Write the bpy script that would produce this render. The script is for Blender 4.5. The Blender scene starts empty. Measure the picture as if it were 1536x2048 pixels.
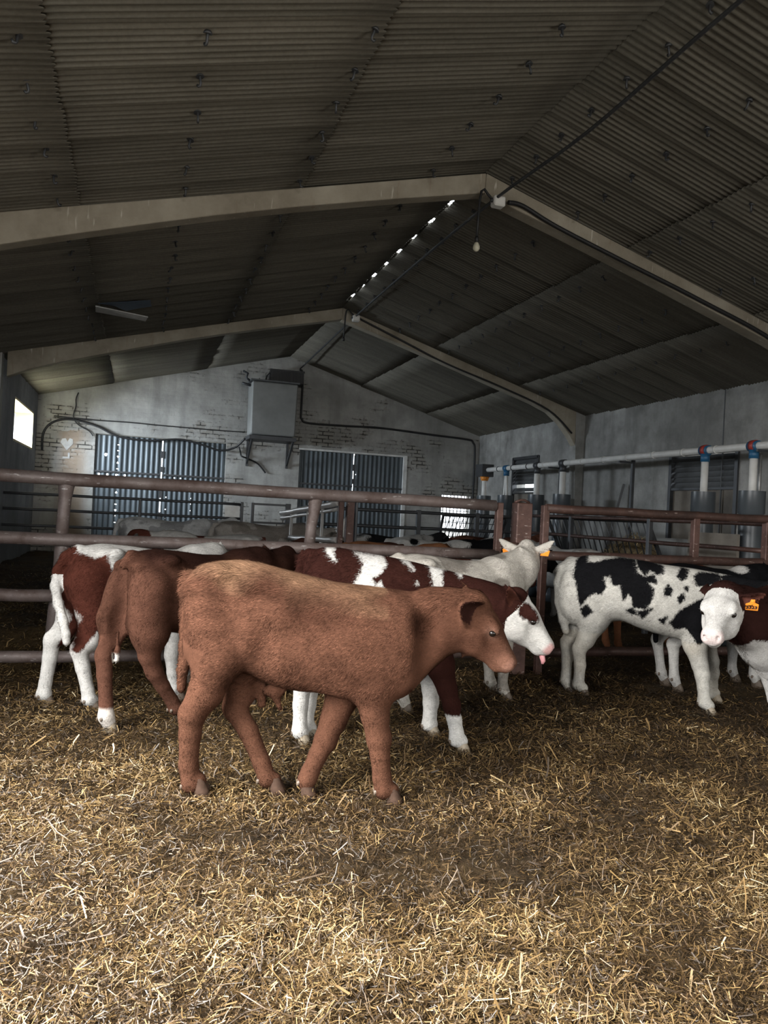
import bpy, bmesh, math, random
import numpy as np
from mathutils import Vector, Matrix

random.seed(7)
RNG = np.random.default_rng(7)
SC = bpy.context.scene
COL = SC.collection

# ------------------------------------------------------------------ camera
YAW, PITCH, ROLL, FPX = math.radians(17.837), math.radians(0.148), math.radians(2.877), 1538.0
CAM = np.array([0.0, 0.0, 1.35])
def cam_axes():
    cy, sy, cp, sp = math.cos(YAW), math.sin(YAW), math.cos(PITCH), math.sin(PITCH)
    fwd = np.array([sy * cp, cy * cp, sp]); right = np.array([cy, -sy, 0.0]); up = np.cross(right, fwd)
    cr, sr = math.cos(ROLL), math.sin(ROLL)
    return np.array([cr * right + sr * up, -(-sr * right + cr * up), fwd])
RM = cam_axes()
cam = bpy.data.cameras.new('camera')
cam.sensor_fit = 'HORIZONTAL'; cam.sensor_width = 36.0; cam.lens = 36.0 * FPX / 1536.0
cam.clip_start = 0.05; cam.clip_end = 300
cam_o = bpy.data.objects.new('camera', cam); COL.objects.link(cam_o)
M4 = Matrix.Identity(4)
for r in range(3):
    M4[r][0] = RM[0][r]; M4[r][1] = -RM[1][r]; M4[r][2] = -RM[2][r]; M4[r][3] = CAM[r]
cam_o.matrix_world = M4
SC.camera = cam_o

def ray(x, y):
    return RM.T @ np.array([(x - 768) / FPX, (y - 1024) / FPX, 1.0])
def on_z(x, y, z=0.0):
    d = ray(x, y); return CAM + d * ((z - CAM[2]) / d[2])
def on_y(x, y, Y):
    d = ray(x, y); return CAM + d * (Y / d[1])
def on_x(x, y, X):
    d = ray(x, y); return CAM + d * (X / d[0])

# ------------------------------------------------------------------ light and exposure
SC.view_settings.view_transform = 'Standard'; SC.view_settings.look = 'None'
SC.view_settings.gamma = 1.0; SC.view_settings.use_curve_mapping = False
SC.view_settings.exposure = 0.0
world = bpy.data.worlds.new('sky'); SC.world = world; world.use_nodes = True
bg = world.node_tree.nodes['Background']
bg.inputs[0].default_value = (0.86, 0.93, 1.0, 1); bg.inputs[1].default_value = 5.0

def area(name, loc, rot, sx, sy, power, color, spread=180):
    l = bpy.data.lights.new(name, 'AREA'); l.shape = 'RECTANGLE'; l.size = sx; l.size_y = sy
    l.energy = power; l.color = color; l.spread = math.radians(spread)
    o = bpy.data.objects.new(name, l); COL.objects.link(o); o.location = loc; o.rotation_euler = rot
    return o
# daylight through the big openings behind the camera (left doorway, open end) and through the small window
area('daylight_left_doorway', (-2.5, 1.3, 2.25), (math.radians(48), 0, math.radians(-90)), 4.6, 1.9, 760, (1.0, 0.97, 0.93), 112)
area('daylight_open_end', (1.0, -7.5, 2.9), (math.radians(60), 0, 0), 5.0, 2.2, 230, (1.0, 0.95, 0.88), 105)
area('added_right_fill', (8.0, -3.0, 1.5), (math.radians(90), 0, math.radians(90)), 4.0, 2.4, 260, (1.0, 0.94, 0.84))  # unseen fill lamp, added to brighten the left roof slope
area('daylight_left_window', (-2.42, 15.3, 2.62), (math.radians(62), 0, math.radians(-90)), 2.0, 0.5, 240, (0.80, 0.9, 1.0), 130)

# ------------------------------------------------------------------ helpers
def tag(o, label=None, cat=None, group=None, kind=None):
    if label: o['label'] = label
    if cat: o['category'] = cat
    if group: o['group'] = group
    if kind: o['kind'] = kind
    return o
def empty(name, loc=(0, 0, 0), rz=0.0, label=None, cat=None, group=None):
    o = bpy.data.objects.new(name, None); COL.objects.link(o); o.empty_display_size = 0.1
    o.location = loc; o.rotation_euler = (0, 0, rz)
    return tag(o, label, cat, group)
def fast_mesh(name, V, quads=None, tris=None, smooth=False):
    me = bpy.data.meshes.new(name)
    V = np.asarray(V, np.float32).reshape(-1, 3)
    q = np.zeros((0, 4), np.int32) if quads is None else np.asarray(quads, np.int32).reshape(-1, 4)
    t = np.zeros((0, 3), np.int32) if tris is None else np.asarray(tris, np.int32).reshape(-1, 3)
    me.vertices.add(len(V)); me.vertices.foreach_set('co', V.ravel())
    me.loops.add(q.size + t.size); me.loops.foreach_set('vertex_index', np.concatenate([q.ravel(), t.ravel()]))
    me.polygons.add(len(q) + len(t))
    st = np.concatenate([np.arange(len(q)) * 4, q.size + np.arange(len(t)) * 3]).astype(np.int32)
    me.polygons.foreach_set('loop_start', st)
    if smooth: me.polygons.foreach_set('use_smooth', np.ones(len(st), bool))
    me.update(); me.validate()
    return me
def color_attr(me, name, cols):
    a = me.color_attributes.new(name, 'FLOAT_COLOR', 'POINT')
    c = np.ones((len(me.vertices), 4), np.float32); c[:, :3] = cols
    a.data.foreach_set('color', c.ravel())
def float_attr(me, name, vals):
    a = me.attributes.new(name, 'FLOAT', 'POINT'); a.data.foreach_set('value', np.asarray(vals, np.float32))
class MB:
    """collects boxes, tubes, discs and surfaces; build() links them as ONE mesh object"""
    def __init__(s): s.v = []; s.f = []; s.sm = []
    def add(s, vs, fs, smooth=False):
        n = len(s.v); s.v += [tuple(map(float, p)) for p in vs]
        s.f += [tuple(n + i for i in f) for f in fs]; s.sm += [smooth] * len(fs); return s
    def box(s, lo, hi):
        x0, y0, z0 = lo; x1, y1, z1 = hi
        return s.add([(x0, y0, z0), (x1, y0, z0), (x1, y1, z0), (x0, y1, z0), (x0, y0, z1), (x1, y0, z1), (x1, y1, z1), (x0, y1, z1)],
                     [(0, 3, 2, 1), (4, 5, 6, 7), (0, 1, 5, 4), (1, 2, 6, 5), (2, 3, 7, 6), (3, 0, 4, 7)])
    def bar(s, a, b, w, d, up=(0, 0, 1)):
        a = Vector(a); b = Vector(b); t = (b - a).normalized(); u = Vector(up)
        if abs(t.dot(u)) > 0.98: u = Vector((0, 1, 0))
        x = t.cross(u).normalized(); y = x.cross(t).normalized()
        vs = [p + x * (w / 2 * sx) + y * (d / 2 * sy) for p in (a, b) for sx, sy in ((-1, -1), (1, -1), (1, 1), (-1, 1))]
        return s.add(vs, [(0, 1, 2, 3), (7, 6, 5, 4), (0, 4, 5, 1), (1, 5, 6, 2), (2, 6, 7, 3), (3, 7, 4, 0)])
    def tube(s, pts, r, n=10, caps=True):
        P = [Vector(p) for p in pts]; R = r if hasattr(r, '__len__') else [r] * len(P)
        vs = []; fs = []; prev = None
        for i, p in enumerate(P):
            t = (P[min(i + 1, len(P) - 1)] - P[max(i - 1, 0)])
            t = t.normalized() if t.length > 1e-9 else Vector((0, 0, 1))
            if prev is None:
                u = Vector((0, 0, 1)) if abs(t.z) < 0.9 else Vector((0, 1, 0)); x = t.cross(u).normalized()
            else:
                x = (prev - t * prev.dot(t)).normalized()
            prev = x; y = t.cross(x)
            for k in range(n):
                a = 2 * math.pi * k / n; vs.append(p + (x * math.cos(a) + y * math.sin(a)) * R[i])
        for i in range(len(P) - 1):
            for k in range(n):
                fs.append((i * n + k, i * n + (k + 1) % n, (i + 1) * n + (k + 1) % n, (i + 1) * n + k))
        m = len(s.v); s.add(vs, fs, True)
        if caps:
            s.f.append(tuple(m + k for k in reversed(range(n)))); s.sm.append(False)
            s.f.append(tuple(m + (len(P) - 1) * n + k for k in range(n))); s.sm.append(False)
        return s
    def build(s, name, mat, parent=None):
        me = bpy.data.meshes.new(name); me.from_pydata(s.v, [], s.f)
        me.polygons.foreach_set('use_smooth', s.sm); me.update()
        bm = bmesh.new(); bm.from_mesh(me); bmesh.ops.recalc_face_normals(bm, faces=bm.faces); bm.to_mesh(me); bm.free()
        if mat: me.materials.append(mat)
        o = bpy.data.objects.new(name, me); COL.objects.link(o); o.parent = parent
        return o
def link_mesh(name, me, mat, parent=None):
    if mat: me.materials.append(mat)
    o = bpy.data.objects.new(name, me); COL.objects.link(o); o.parent = parent; return o

# value noise for shapes
def vnoise(x, y, seed=0):
    x = np.asarray(x, float); y = np.asarray(y, float)
    xi = np.floor(x).astype(int); yi = np.floor(y).astype(int); fx = x - xi; fy = y - yi
    fx = fx * fx * (3 - 2 * fx); fy = fy * fy * (3 - 2 * fy)
    def h(a, b):
        n = (a * 374761393 + b * 668265263 + seed * 1442695) & 0xffffffff
        n = ((n ^ (n >> 13)) * 1274126177) & 0xffffffff
        return ((n ^ (n >> 16)) & 0xffff) / 65535.0
    return (h(xi, yi) * (1 - fx) + h(xi + 1, yi) * fx) * (1 - fy) + (h(xi, yi + 1) * (1 - fx) + h(xi + 1, yi + 1) * fx) * fy

# ------------------------------------------------------------------ materials
class NT:
    def __init__(s, name):
        s.m = bpy.data.materials.new(name); s.m.use_nodes = True
        s.t = s.m.node_tree; s.b = s.t.nodes['Principled BSDF']
    def n(s, typ, **kw):
        nd = s.t.nodes.new(typ)
        for k, v in kw.items():
            if k.startswith('_'): setattr(nd, k[1:], v)
            else: s.set(nd.inputs[k if not k.startswith('i') or not k[1:].isdigit() else int(k[1:])], v)
        return nd
    def set(s, sock, v):
        if isinstance(v, bpy.types.NodeSocket): s.t.links.new(v, sock)
        elif isinstance(v, bpy.types.Node): s.t.links.new(v.outputs[0], sock)
        else: sock.default_value = (*v, 1) if (hasattr(v, '__len__') and len(v) == 3 and sock.type == 'RGBA') else v
    def coords(s, scale=(1, 1, 1), out='Object'):
        tc = s.n('ShaderNodeTexCoord'); mp = s.n('ShaderNodeMapping', i0=tc.outputs[out]); mp.inputs['Scale'].default_value = scale
        return mp.outputs[0]
    def noise(s, vec, scale, detail=4, rough=0.55, dist=0.0):
        nd = s.n('ShaderNodeTexNoise', i0=vec); nd.inputs['Scale'].default_value = scale
        nd.inputs['Detail'].default_value = detail; nd.inputs['Roughness'].default_value = rough; nd.inputs['Distortion'].default_value = dist
        return nd.outputs[0]
    def ramp(s, fac, stops):
        r = s.n('ShaderNodeValToRGB', i0=fac); e = r.color_ramp.elements
        while len(e) < len(stops): e.new(0.5)
        for el, (p, c) in zip(e, stops): el.position = p; el.color = (*c, 1) if hasattr(c, '__len__') else (c, c, c, 1)
        return r.outputs[0]
    def mix(s, f, a, b, mode='MIX'):
        m = s.n('ShaderNodeMix', _data_type='RGBA', _blend_type=mode)
        s.set(m.inputs[0], f); s.set(m.inputs[6], a); s.set(m.inputs[7], b); return m.outputs[2]
    def math(s, op, a, b=0.0, c=0.0):
        m = s.n('ShaderNodeMath', _operation=op); s.set(m.inputs[0], a); s.set(m.inputs[1], b); s.set(m.inputs[2], c); return m.outputs[0]
    def bump(s, h, strength=0.3, dist=0.01):
        b = s.n('ShaderNodeBump'); s.set(b.inputs['Height'], h); b.inputs['Strength'].default_value = strength; b.inputs['Distance'].default_value = dist
        s.set(s.b.inputs['Normal'], b.outputs[0]); return b
    def fin(s, col=None, rough=0.8, metal=0.0, spec=None):
        if col is not None: s.set(s.b.inputs['Base Color'], col)
        s.set(s.b.inputs['Roughness'], rough); s.b.inputs['Metallic'].default_value = metal
        if spec is not None: s.b.inputs['Specular IOR Level'].default_value = spec
        return s.m

def mat_plain(name, col, rough=0.6, metal=0.0, vary=0.25, scale=6.0, bump=0.1, spec=None):
    k = NT(name); v = k.coords(); n = k.noise(v, scale, 6, 0.6)
    c = k.ramp(n, [(0.25, tuple(x * (1 - vary) for x in col)), (0.75, tuple(min(1, x * (1 + vary)) for x in col))])
    if bump: k.bump(k.noise(v, scale * 8, 4), bump, 0.004)
    return k.fin(c, rough, metal, spec)

def mat_roof():
    k = NT('fibre_cement_roof'); v = k.coords()
    tone = k.n('ShaderNodeAttribute', _attribute_name='tone').outputs['Fac']
    st = k.noise(k.coords((0.35, 3.0, 0.35)), 2.2, 7, 0.65)
    sp = k.noise(v, 38, 4, 0.7)
    c = k.ramp(st, [(0.25, (0.105, 0.097, 0.079)), (0.5, (0.155, 0.144, 0.118)), (0.8, (0.21, 0.195, 0.162))])
    c = k.mix(0.35, c, k.ramp(sp, [(0.3, 0.35), (0.7, 1.0)]), 'MULTIPLY')
    c = k.mix(1.0, c, tone, 'MULTIPLY')
    k.bump(sp, 0.3, 0.004)
    return k.fin(c, 0.9, 0, 0.2)
def mat_concrete(name='beam_concrete', a=(0.20, 0.172, 0.13), b=(0.37, 0.335, 0.27)):
    k = NT(name); v = k.coords()
    n = k.noise(v, 1.8, 8, 0.65); drip = k.noise(k.coords((9, 9, 0.7)), 1.6, 4, 0.6)
    c = k.ramp(n, [(0.3, a), (0.7, b)])
    c = k.mix(k.ramp(drip, [(0.62, 0.0), (0.74, 0.45)]), c, (0.20, 0.13, 0.085))
    pale = k.noise(k.coords((26, 26, 2.2)), 1.0, 3, 0.5)
    c = k.mix(k.ramp(pale, [(0.68, 0.0), (0.74, 0.5)]), c, (0.66, 0.62, 0.54))
    k.bump(k.noise(v, 30, 5, 0.7), 0.35, 0.006)
    return k.fin(c, 0.9, 0, 0.2)
def mat_wall(name, base_hi, base_lo, brick_amt, seed=0.0):
    k = NT(name); v = k.coords()
    mp = k.n('ShaderNodeTexCoord').outputs['Object']
    off = k.n('ShaderNodeVectorMath', _operation='ADD', i0=mp, i1=(seed, seed, seed)).outputs[0]
    big = k.noise(off, 0.45, 6, 0.6); mid = k.noise(off, 2.2, 7, 0.65)
    run = k.n('ShaderNodeMapping', i0=off); run.inputs['Scale'].default_value = (2.2, 2.2, 0.28)
    streak = k.noise(run.outputs[0], 1.4, 5, 0.6)
    c = k.ramp(mid, [(0.3, base_lo), (0.72, base_hi)])
    c = k.mix(k.ramp(streak, [(0.5, 0.0), (0.75, 0.55)]), c, tuple(x * 0.5 for x in base_lo))
    c = k.mix(k.ramp(big, [(0.38, 0.55), (0.55, 0.0)]), c, tuple(x * 0.62 for x in base_lo))
    # dark soiled band near the ground, splashed by the animals
    sep = k.n('ShaderNodeSeparateXYZ', i0=mp)
    low = k.math('ADD', sep.outputs[2], k.math('MULTIPLY', mid, -1.2))
    c = k.mix(k.ramp(low, [(0.0, 0.6), (0.6, 0.0)]), c, (0.11, 0.105, 0.09))
    if seed < 5:
        sx = k.math('ABSOLUTE', k.math('ADD', sep.outputs[0], 1.32)); m1 = k.ramp(k.math('ADD', sx, k.math('MULTIPLY', streak, 0.35)), [(0.3, 0.75), (0.52, 0.0)])
        m2 = k.ramp(sep.outputs[2], [(0.0, 1.0), (1.0, 1.0)]); m3 = k.math('LESS_THAN', k.math('ADD', sep.outputs[2], k.math('MULTIPLY', mid, 0.4)), 2.95)
        c = k.mix(k.math('MULTIPLY', m1, m3), c, (0.24, 0.175, 0.12))
    # bricks bared where the whitewash has come off
    rot = k.n('ShaderNodeCombineXYZ'); k.set(rot.inputs[0], k.math('ADD', sep.outputs[0], sep.outputs[1])); k.set(rot.inputs[1], sep.outputs[2])
    br = k.n('ShaderNodeTexBrick', i0=rot.outputs[0]); br.inputs['Scale'].default_value = 1.0
    br.inputs['Brick Width'].default_value = 0.27; br.inputs['Row Height'].default_value = 0.085; br.inputs['Mortar Size'].default_value = 0.012
    gap = k.n('ShaderNodeMapping', i0=off); gap.inputs['Scale'].default_value = (0.75, 0.75, 1.3)
    msk = k.noise(gap.outputs[0], 0.9, 8, 0.72)
    bare = k.ramp(msk, [(brick_amt, 0.0), (brick_amt + 0.05, 1.0)])
    bc = k.mix(br.outputs['Fac'], (0.30, 0.285, 0.255), (0.045, 0.042, 0.038))
    pick = k.noise(off, 5.0, 3, 0.6)
    c = k.mix(k.math('MULTIPLY', bare, k.ramp(pick, [(0.42, 0.15), (0.55, 0.95)])), c, bc)
    hgt = k.math('SUBTRACT', k.math('MULTIPLY', k.noise(off, 14, 6, 0.7), 0.6), k.math('MULTIPLY', br.outputs['Fac'], k.math('MULTIPLY_ADD', bare, 0.9, 0.15)))
    k.bump(hgt, 0.55, 0.015)
    return k.fin(c, 0.92, 0, 0.15)
def mat_rusty(name, paint, rust=(0.13, 0.055, 0.03), pale=(0.52, 0.44, 0.40)):
    k = NT(name); v = k.coords()
    n = k.noise(v, 3.5, 8, 0.7); m = k.noise(k.coords((5, 22, 22)), 2.0, 4, 0.6)
    c = k.ramp(n, [(0.35, rust), (0.6, paint)])
    c = k.mix(k.ramp(k.noise(v, 11, 5, 0.75), [(0.62, 0.0), (0.75, 0.8)]), c, tuple(x * 0.45 for x in rust))
    c = k.mix(k.ramp(m, [(0.64, 0.0), (0.72, 0.75)]), c, pale)
    k.bump(k.noise(v, 30, 5, 0.7), 0.4, 0.004)
    return k.fin(c, k.ramp(n, [(0.3, 0.75), (0.7, 0.42)]), 0.25, 0.5)
def mat_door():
    k = NT('door_sheet_metal'); v = k.coords()
    n = k.noise(k.coords((3, 3, 0.6)), 1.5, 6, 0.6); d = k.noise(v, 9, 6, 0.7)
    c = k.ramp(n, [(0.3, (0.06, 0.075, 0.086)), (0.75, (0.125, 0.148, 0.162))])
    c = k.mix(k.ramp(d, [(0.55, 0.0), (0.75, 0.5)]), c, (0.05, 0.055, 0.06))
    return k.fin(c, 0.5, 0.3, 0.5)
def mat_coat():
    k = NT('calf_coat'); v = k.coords()
    ca = k.n('ShaderNodeAttribute', _attribute_name='coat_light').outputs['Color']
    cb = k.n('ShaderNodeAttribute', _attribute_name='coat_dark').outputs['Color']
    p = k.n('ShaderNodeAttribute', _attribute_name='patch').outputs['Fac']
    fz = k.noise(k.coords((30, 30, 14)), 2.2, 4, 0.7)
    pj = k.math('ADD', p, k.math('MULTIPLY', k.math('SUBTRACT', fz, 0.5), 0.05))
    f = k.ramp(k.math('MULTIPLY_ADD', pj, 30.0, 0.5), [(0.25, 0.0), (0.75, 1.0)])
    c = k.mix(f, ca, cb)
    # hair: fine strokes lying along the body, softer tufts
    hair = k.noise(k.coords((26, 90, 60)), 2.4, 5, 0.65, 0.6)
    tuft = k.noise(k.coords((5, 9, 7)), 1.6, 6, 0.65, 0.8)
    c = k.mix(0.6, c, k.ramp(tuft, [(0.28, 0.45), (0.72, 1.05)]), 'MULTIPLY')
    c = k.mix(0.6, c, k.ramp(hair, [(0.3, 0.45), (0.7, 1.1)]), 'MULTIPLY')
    k.bump(k.math('MULTIPLY_ADD', tuft, 1.6, hair), 0.42, 0.012)
    return k.fin(c, 0.9, 0, 0.03)
def mat_vcol(name, attr, rough=0.7, bump=0.0, spec=0.3):
    k = NT(name); c = k.n('ShaderNodeAttribute', _attribute_name=attr).outputs['Color']
    return k.fin(c, rough, 0, spec)
def mat_litter():
    k = NT('trodden_litter'); v = k.coords()
    n = k.noise(v, 2.0, 8, 0.7); f = k.noise(v, 28, 6, 0.75)
    c = k.ramp(n, [(0.3, (0.020, 0.013, 0.006)), (0.55, (0.055, 0.034, 0.013)), (0.8, (0.11, 0.068, 0.024))])
    c = k.mix(0.7, c, k.ramp(f, [(0.3, 0.3), (0.7, 1.0)]), 'MULTIPLY')
    k.bump(f, 0.8, 0.02)
    return k.fin(c, 0.9, 0, 0.2)

M = {}
M['roof'] = mat_roof(); M['beam'] = mat_concrete()
M['wall_end'] = mat_wall('whitewashed_gable', (0.50, 0.495, 0.468), (0.29, 0.286, 0.27), 0.525, 3.1)
M['wall_right'] = mat_wall('stained_plaster', (0.46, 0.455, 0.435), (0.20, 0.197, 0.185), 0.80, 11.0)
M['wall_left'] = mat_wall('grey_plaster', (0.40, 0.41, 0.43), (0.24, 0.25, 0.27), 0.80, 21.0)
M['rail'] = mat_rusty('weathered_red_pipe', (0.075, 0.038, 0.029), (0.032, 0.016, 0.011), (0.42, 0.34, 0.30))
M['rail_grey'] = mat_rusty('weathered_grey_pipe', (0.155, 0.122, 0.112), (0.075, 0.046, 0.037), (0.5, 0.47, 0.45))
M['post'] = mat_rusty('rust_red_post', (0.095, 0.046, 0.035), (0.042, 0.02, 0.014))
M['dark_steel'] = mat_plain('dark_steel', (0.06, 0.062, 0.066), 0.5, 0.4)
M['galv'] = mat_plain('galvanised_steel', (0.33, 0.33, 0.32), 0.45, 0.6)
M['pale_steel'] = mat_plain('pale_pipe_steel', (0.46, 0.44, 0.42), 0.45, 0.3)
M['door'] = mat_door()
M['door_frame'] = mat_plain('door_frame_steel', (0.14, 0.15, 0.16), 0.5, 0.3)
M['white_frame'] = mat_plain('white_jamb', (0.66, 0.66, 0.64), 0.7)
M['tube'] = mat_plain('grey_plastic', (0.058, 0.066, 0.073), 0.36, 0, 0.18, 3, 0.03, 0.5)
M['pvc'] = mat_plain('white_pvc', (0.62, 0.61, 0.58), 0.42, 0, 0.15, 5, 0.03, 0.5)
M['blue'] = mat_plain('blue_plastic', (0.02, 0.10, 0.20), 0.45, 0)
M['red'] = mat_plain('red_plastic', (0.30, 0.035, 0.025), 0.45, 0)
M['orange'] = mat_plain('orange_plastic', (0.75, 0.26, 0.03), 0.45, 0)
M['tagmat'] = mat_plain('ear_tag_plastic', (0.85, 0.27, 0.03), 0.4, 0, 0.1, 20, 0.0)
M['black'] = mat_plain('black_rubber', (0.012, 0.012, 0.013), 0.55, 0)
M['fibreglass'] = mat_plain('grey_tank_shell', (0.2, 0.205, 0.198), 0.6, 0, 0.22, 2.5, 0.1)
M['bulb'] = mat_plain('milky_bulb', (0.55, 0.52, 0.40), 0.3, 0, 0.05, 3, 0)
M['wood'] = mat_plain('weathered_plank', (0.17, 0.15, 0.125), 0.85, 0, 0.35, 4, 0.3)
M['slat'] = mat_plain('dark_slat', (0.085, 0.088, 0.09), 0.6, 0.2)
M['old_sheet'] = mat_plain('pale_broken_sheet', (0.42, 0.42, 0.41), 0.85, 0, 0.3, 4, 0.2)
M['tarp'] = mat_plain('dark_blue_sheet', (0.028, 0.05, 0.085), 0.6, 0, 0.3, 4, 0.1)
M['hoof'] = mat_plain('hoof_horn', (0.10, 0.075, 0.055), 0.5, 0, 0.4, 20, 0.2)
M['hoof_pale'] = mat_plain('pale_hoof_horn', (0.26, 0.215, 0.155), 0.5, 0, 0.3, 20, 0.2)
M['hoof_brown'] = mat_plain('brown_hoof_horn', (0.05, 0.030, 0.021), 0.85, 0, 0.4, 20, 0.2, 0.1)
M['warm_lit_cream'] = mat_plain('warm_lit_reveal', (0.66, 0.58, 0.40), 0.85, 0, 0.12, 3, 0.1)  # warm light on the left window reveal, put into the colour
M['eye'] = mat_plain('calf_eye', (0.006, 0.004, 0.003), 0.22, 0, 0.1, 3, 0, 0.4)
M['coat'] = mat_coat()
M['litter'] = mat_litter()
M['straw'] = mat_vcol('straw_blades', 'straw', 0.5, 0, 0.45)
M['earth'] = mat_plain('yard_ground', (0.3, 0.28, 0.24), 0.9)

# ================================================================== THE BARN SHELL
XL, XR, XA, D = -2.0, 7.8, 3.1, 17.0
ZL, ZR, ZA = 3.46, 3.385, 4.77
Y0 = -7.4
SL = (ZA - ZL) / (XA - XL); SR = (ZR - ZA) / (XR - XA)
def roof_z(x): return ZA + (x - XA) * (SL if x < XA else SR)

def floor_h(x, y):
    x = np.asarray(x, float); y = np.asarray(y, float)
    h = (vnoise(x * 0.9, y * 0.9, 1) - 0.5) * 0.07 + (vnoise(x * 2.7, y * 2.7, 2) - 0.5) * 0.055 + (vnoise(x * 7, y * 7, 3) - 0.5) * 0.032
    h = h + (vnoise(x * 18, y * 18, 4) - 0.5) * 0.014
    bank = np.clip((y - 6.2) / 0.5, 0, 1) * np.clip((0.55 - x) / 0.5, 0, 1)      # litter heaped against the far side of the fence
    return h * 0.8 + bank * 0.26 - 0.005
def grid_mesh(xs, ys, fz):
    X, Yg = np.meshgrid(xs, ys); Z = fz(X, Yg); nx, ny = len(xs), len(ys)
    V = np.stack([X, Yg, Z], -1).reshape(-1, 3)
    i = np.arange(ny - 1)[:, None] * nx + np.arange(nx - 1)[None, :]
    return V, np.stack([i, i + 1, i + nx + 1, i + nx], -1).reshape(-1, 4)
V, Q = grid_mesh(np.concatenate([np.arange(XL - 0.3, 5.8, 0.03), np.arange(5.8, XR + 0.35, 0.1)]),
                 np.concatenate([np.arange(Y0 - 0.3, 0.8, 0.3), np.arange(0.8, 6.8, 0.03), np.arange(6.8, D + 0.3, 0.12)]), floor_h)
tag(link_mesh('floor', fast_mesh('floor', V, Q, smooth=True), M['litter']), kind='structure')
tag(MB().box((-60, -60, -0.5), (70, 90, -0.3)).build('ground', M['earth']), kind='structure')

def wall_prism(mb, a0, a1, holes, top, thick, place, breaks=()):
    """wall in (a, z); holes = (a0, a1, z0, z1); place(a, t, z) -> world point, t = depth into the wall"""
    cuts = sorted({a0, a1, *breaks, *[h[0] for h in holes], *[h[1] for h in holes]})
    for c0, c1 in zip(cuts[:-1], cuts[1:]):
        hs = sorted([(h[2], h[3]) for h in holes if h[0] < (c0 + c1) / 2 < h[1]])
        spans = []; z = -0.3
        for h0, h1 in hs: spans.append((z, z, h0, h0)); z = h1
        spans.append((z, z, top(c0), top(c1)))
        for zb0, zb1, zt0, zt1 in spans:
            P = [place(c0, t, zb0) for t in (0, thick)] + [place(c1, t, zb1) for t in (0, thick)] + \
                [place(c0, t, zt0) for t in (0, thick)] + [place(c1, t, zt1) for t in (0, thick)]
            mb.add(P, [(0, 2, 3, 1), (4, 5, 7, 6), (0, 4, 6, 2), (1, 3, 7, 5), (0, 1, 5, 4), (2, 6, 7, 3)])
DOOR1, DOOR2, GRID = (-0.88, 1.80, -0.3, 2.72), (3.42, 5.90, -0.3, 2.71), (6.86, 7.66, 0.55, 1.88)
mb = MB(); wall_prism(mb, XL - 0.35, XR + 0.3, [DOOR1, DOOR2, GRID], lambda a: roof_z(a) + 0.02, 0.3, lambda a, t, z: (a, D + t, z), (XA,))
tag(mb.build('wall_end', M['wall_end']), kind='structure')
WIN = (14.05, 16.4, 2.28, 2.97)
mb = MB(); wall_prism(mb, Y0, D + 0.3, [WIN, (-1.4, 4.0, 0.1, 3.2)], lambda a: ZL + 0.02, 0.36, lambda a, t, z: (XL - t, a, z))
tag(mb.build('wall_left', M['wall_left']), kind='structure')
WR1, WR2 = (8.55, 9.92, 1.2, 2.47), (14.05, 15.15, 1.2, 2.68)
mb = MB(); wall_prism(mb, Y0, D + 0.3, [WR1, WR2, (-5.2, -0.8, 0.1, 2.9)], lambda a: ZR + 0.02, 0.3, lambda a, t, z: (XR + t, a, z))  # last opening: unseen doorway added for the right fill lamp
tag(mb.build('wall_right', M['wall_right']), kind='structure')
mb = MB(); wall_prism(mb, XL - 0.3, XR + 0.3, [(-1.6, 3.6, 0.4, 3.85)], lambda a: roof_z(a) + 0.02, 0.3, lambda a, t, z: (a, Y0 - t, z), (XA,))
tag(mb.build('wall_front', M['wall_left']), kind='structure')
# pilasters and joints of the right wall
mb = MB(); mb.box((XR - 0.006, 8.842, 0), (XR + 0.01, 8.858, ZR - 0.05)); mb.build('trim_1', M['slat'])['kind'] = 'structure'

# roof: six rows of corrugated fibre-cement sheets, overlapping at the laps
PITCH_C, SHEET = 0.0569, 0.455
def roof_rows(rows, side):
    Vs, Qs, T = [], [], []; n = 0
    for ri, (xa, xb, dz) in enumerate(rows):
        nsh = int((D + 0.35 - Y0) / SHEET) + 1
        for si in range(nsh):
            ya = Y0 - 0.2 + 0.07 + si * SHEET; yb = min(ya + SHEET + 0.035, D + 0.33)
            ys = np.arange(ya, yb, PITCH_C / 8)
            tone = 0.86 + 0.28 * RNG.random()
            if side == 'L' and ri == 2 and 7.15 < ya < 11.7: xe = xb - 0.05
            else: xe = xb
            tilt = RNG.uniform(-0.002, 0.002)
            lift = 0.0
            xs = np.linspace(xa, xe, 6)
            X, Yg = np.meshgrid(xs, ys)
            Z = np.where(X < XA, ZA + (X - XA) * SL, ZA + (X - XA) * SR)
            Z = Z + dz + lift + tilt * (Yg - ya) * 4 - 0.017 * (Yg - ya) / SHEET + 0.0065 * np.sin(2 * np.pi * Yg / PITCH_C)
            Z = Z + 0.006 * (vnoise(X * 1.5 + si * 7, Yg * 2 + ri * 31, 5) - 0.5)
            # ragged, slightly chipped sheet ends
            X = X + np.where(X == xe, 0.012 * np.sin(2 * np.pi * Yg / PITCH_C) + 0.02 * (vnoise(Yg * 9, Yg * 0 + ri, 6) - 0.5), 0) * (1 if xe < XA else 0)
            v = np.stack([X, Yg, Z], -1).reshape(-1, 3); nx, ny = len(xs), len(ys)
            i = np.arange(ny - 1)[:, None] * nx + np.arange(nx - 1)[None, :]
            Vs.append(v); Qs.append(np.stack([i, i + 1, i + nx + 1, i + nx], -1).reshape(-1, 4) + n); n += len(v); T.append(np.full(len(v), tone))
    me = fast_mesh('roof', np.concatenate(Vs), np.concatenate(Qs), smooth=True)
    float_attr(me, 'tone', np.concatenate(T)); return me
roofs = {}
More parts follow.
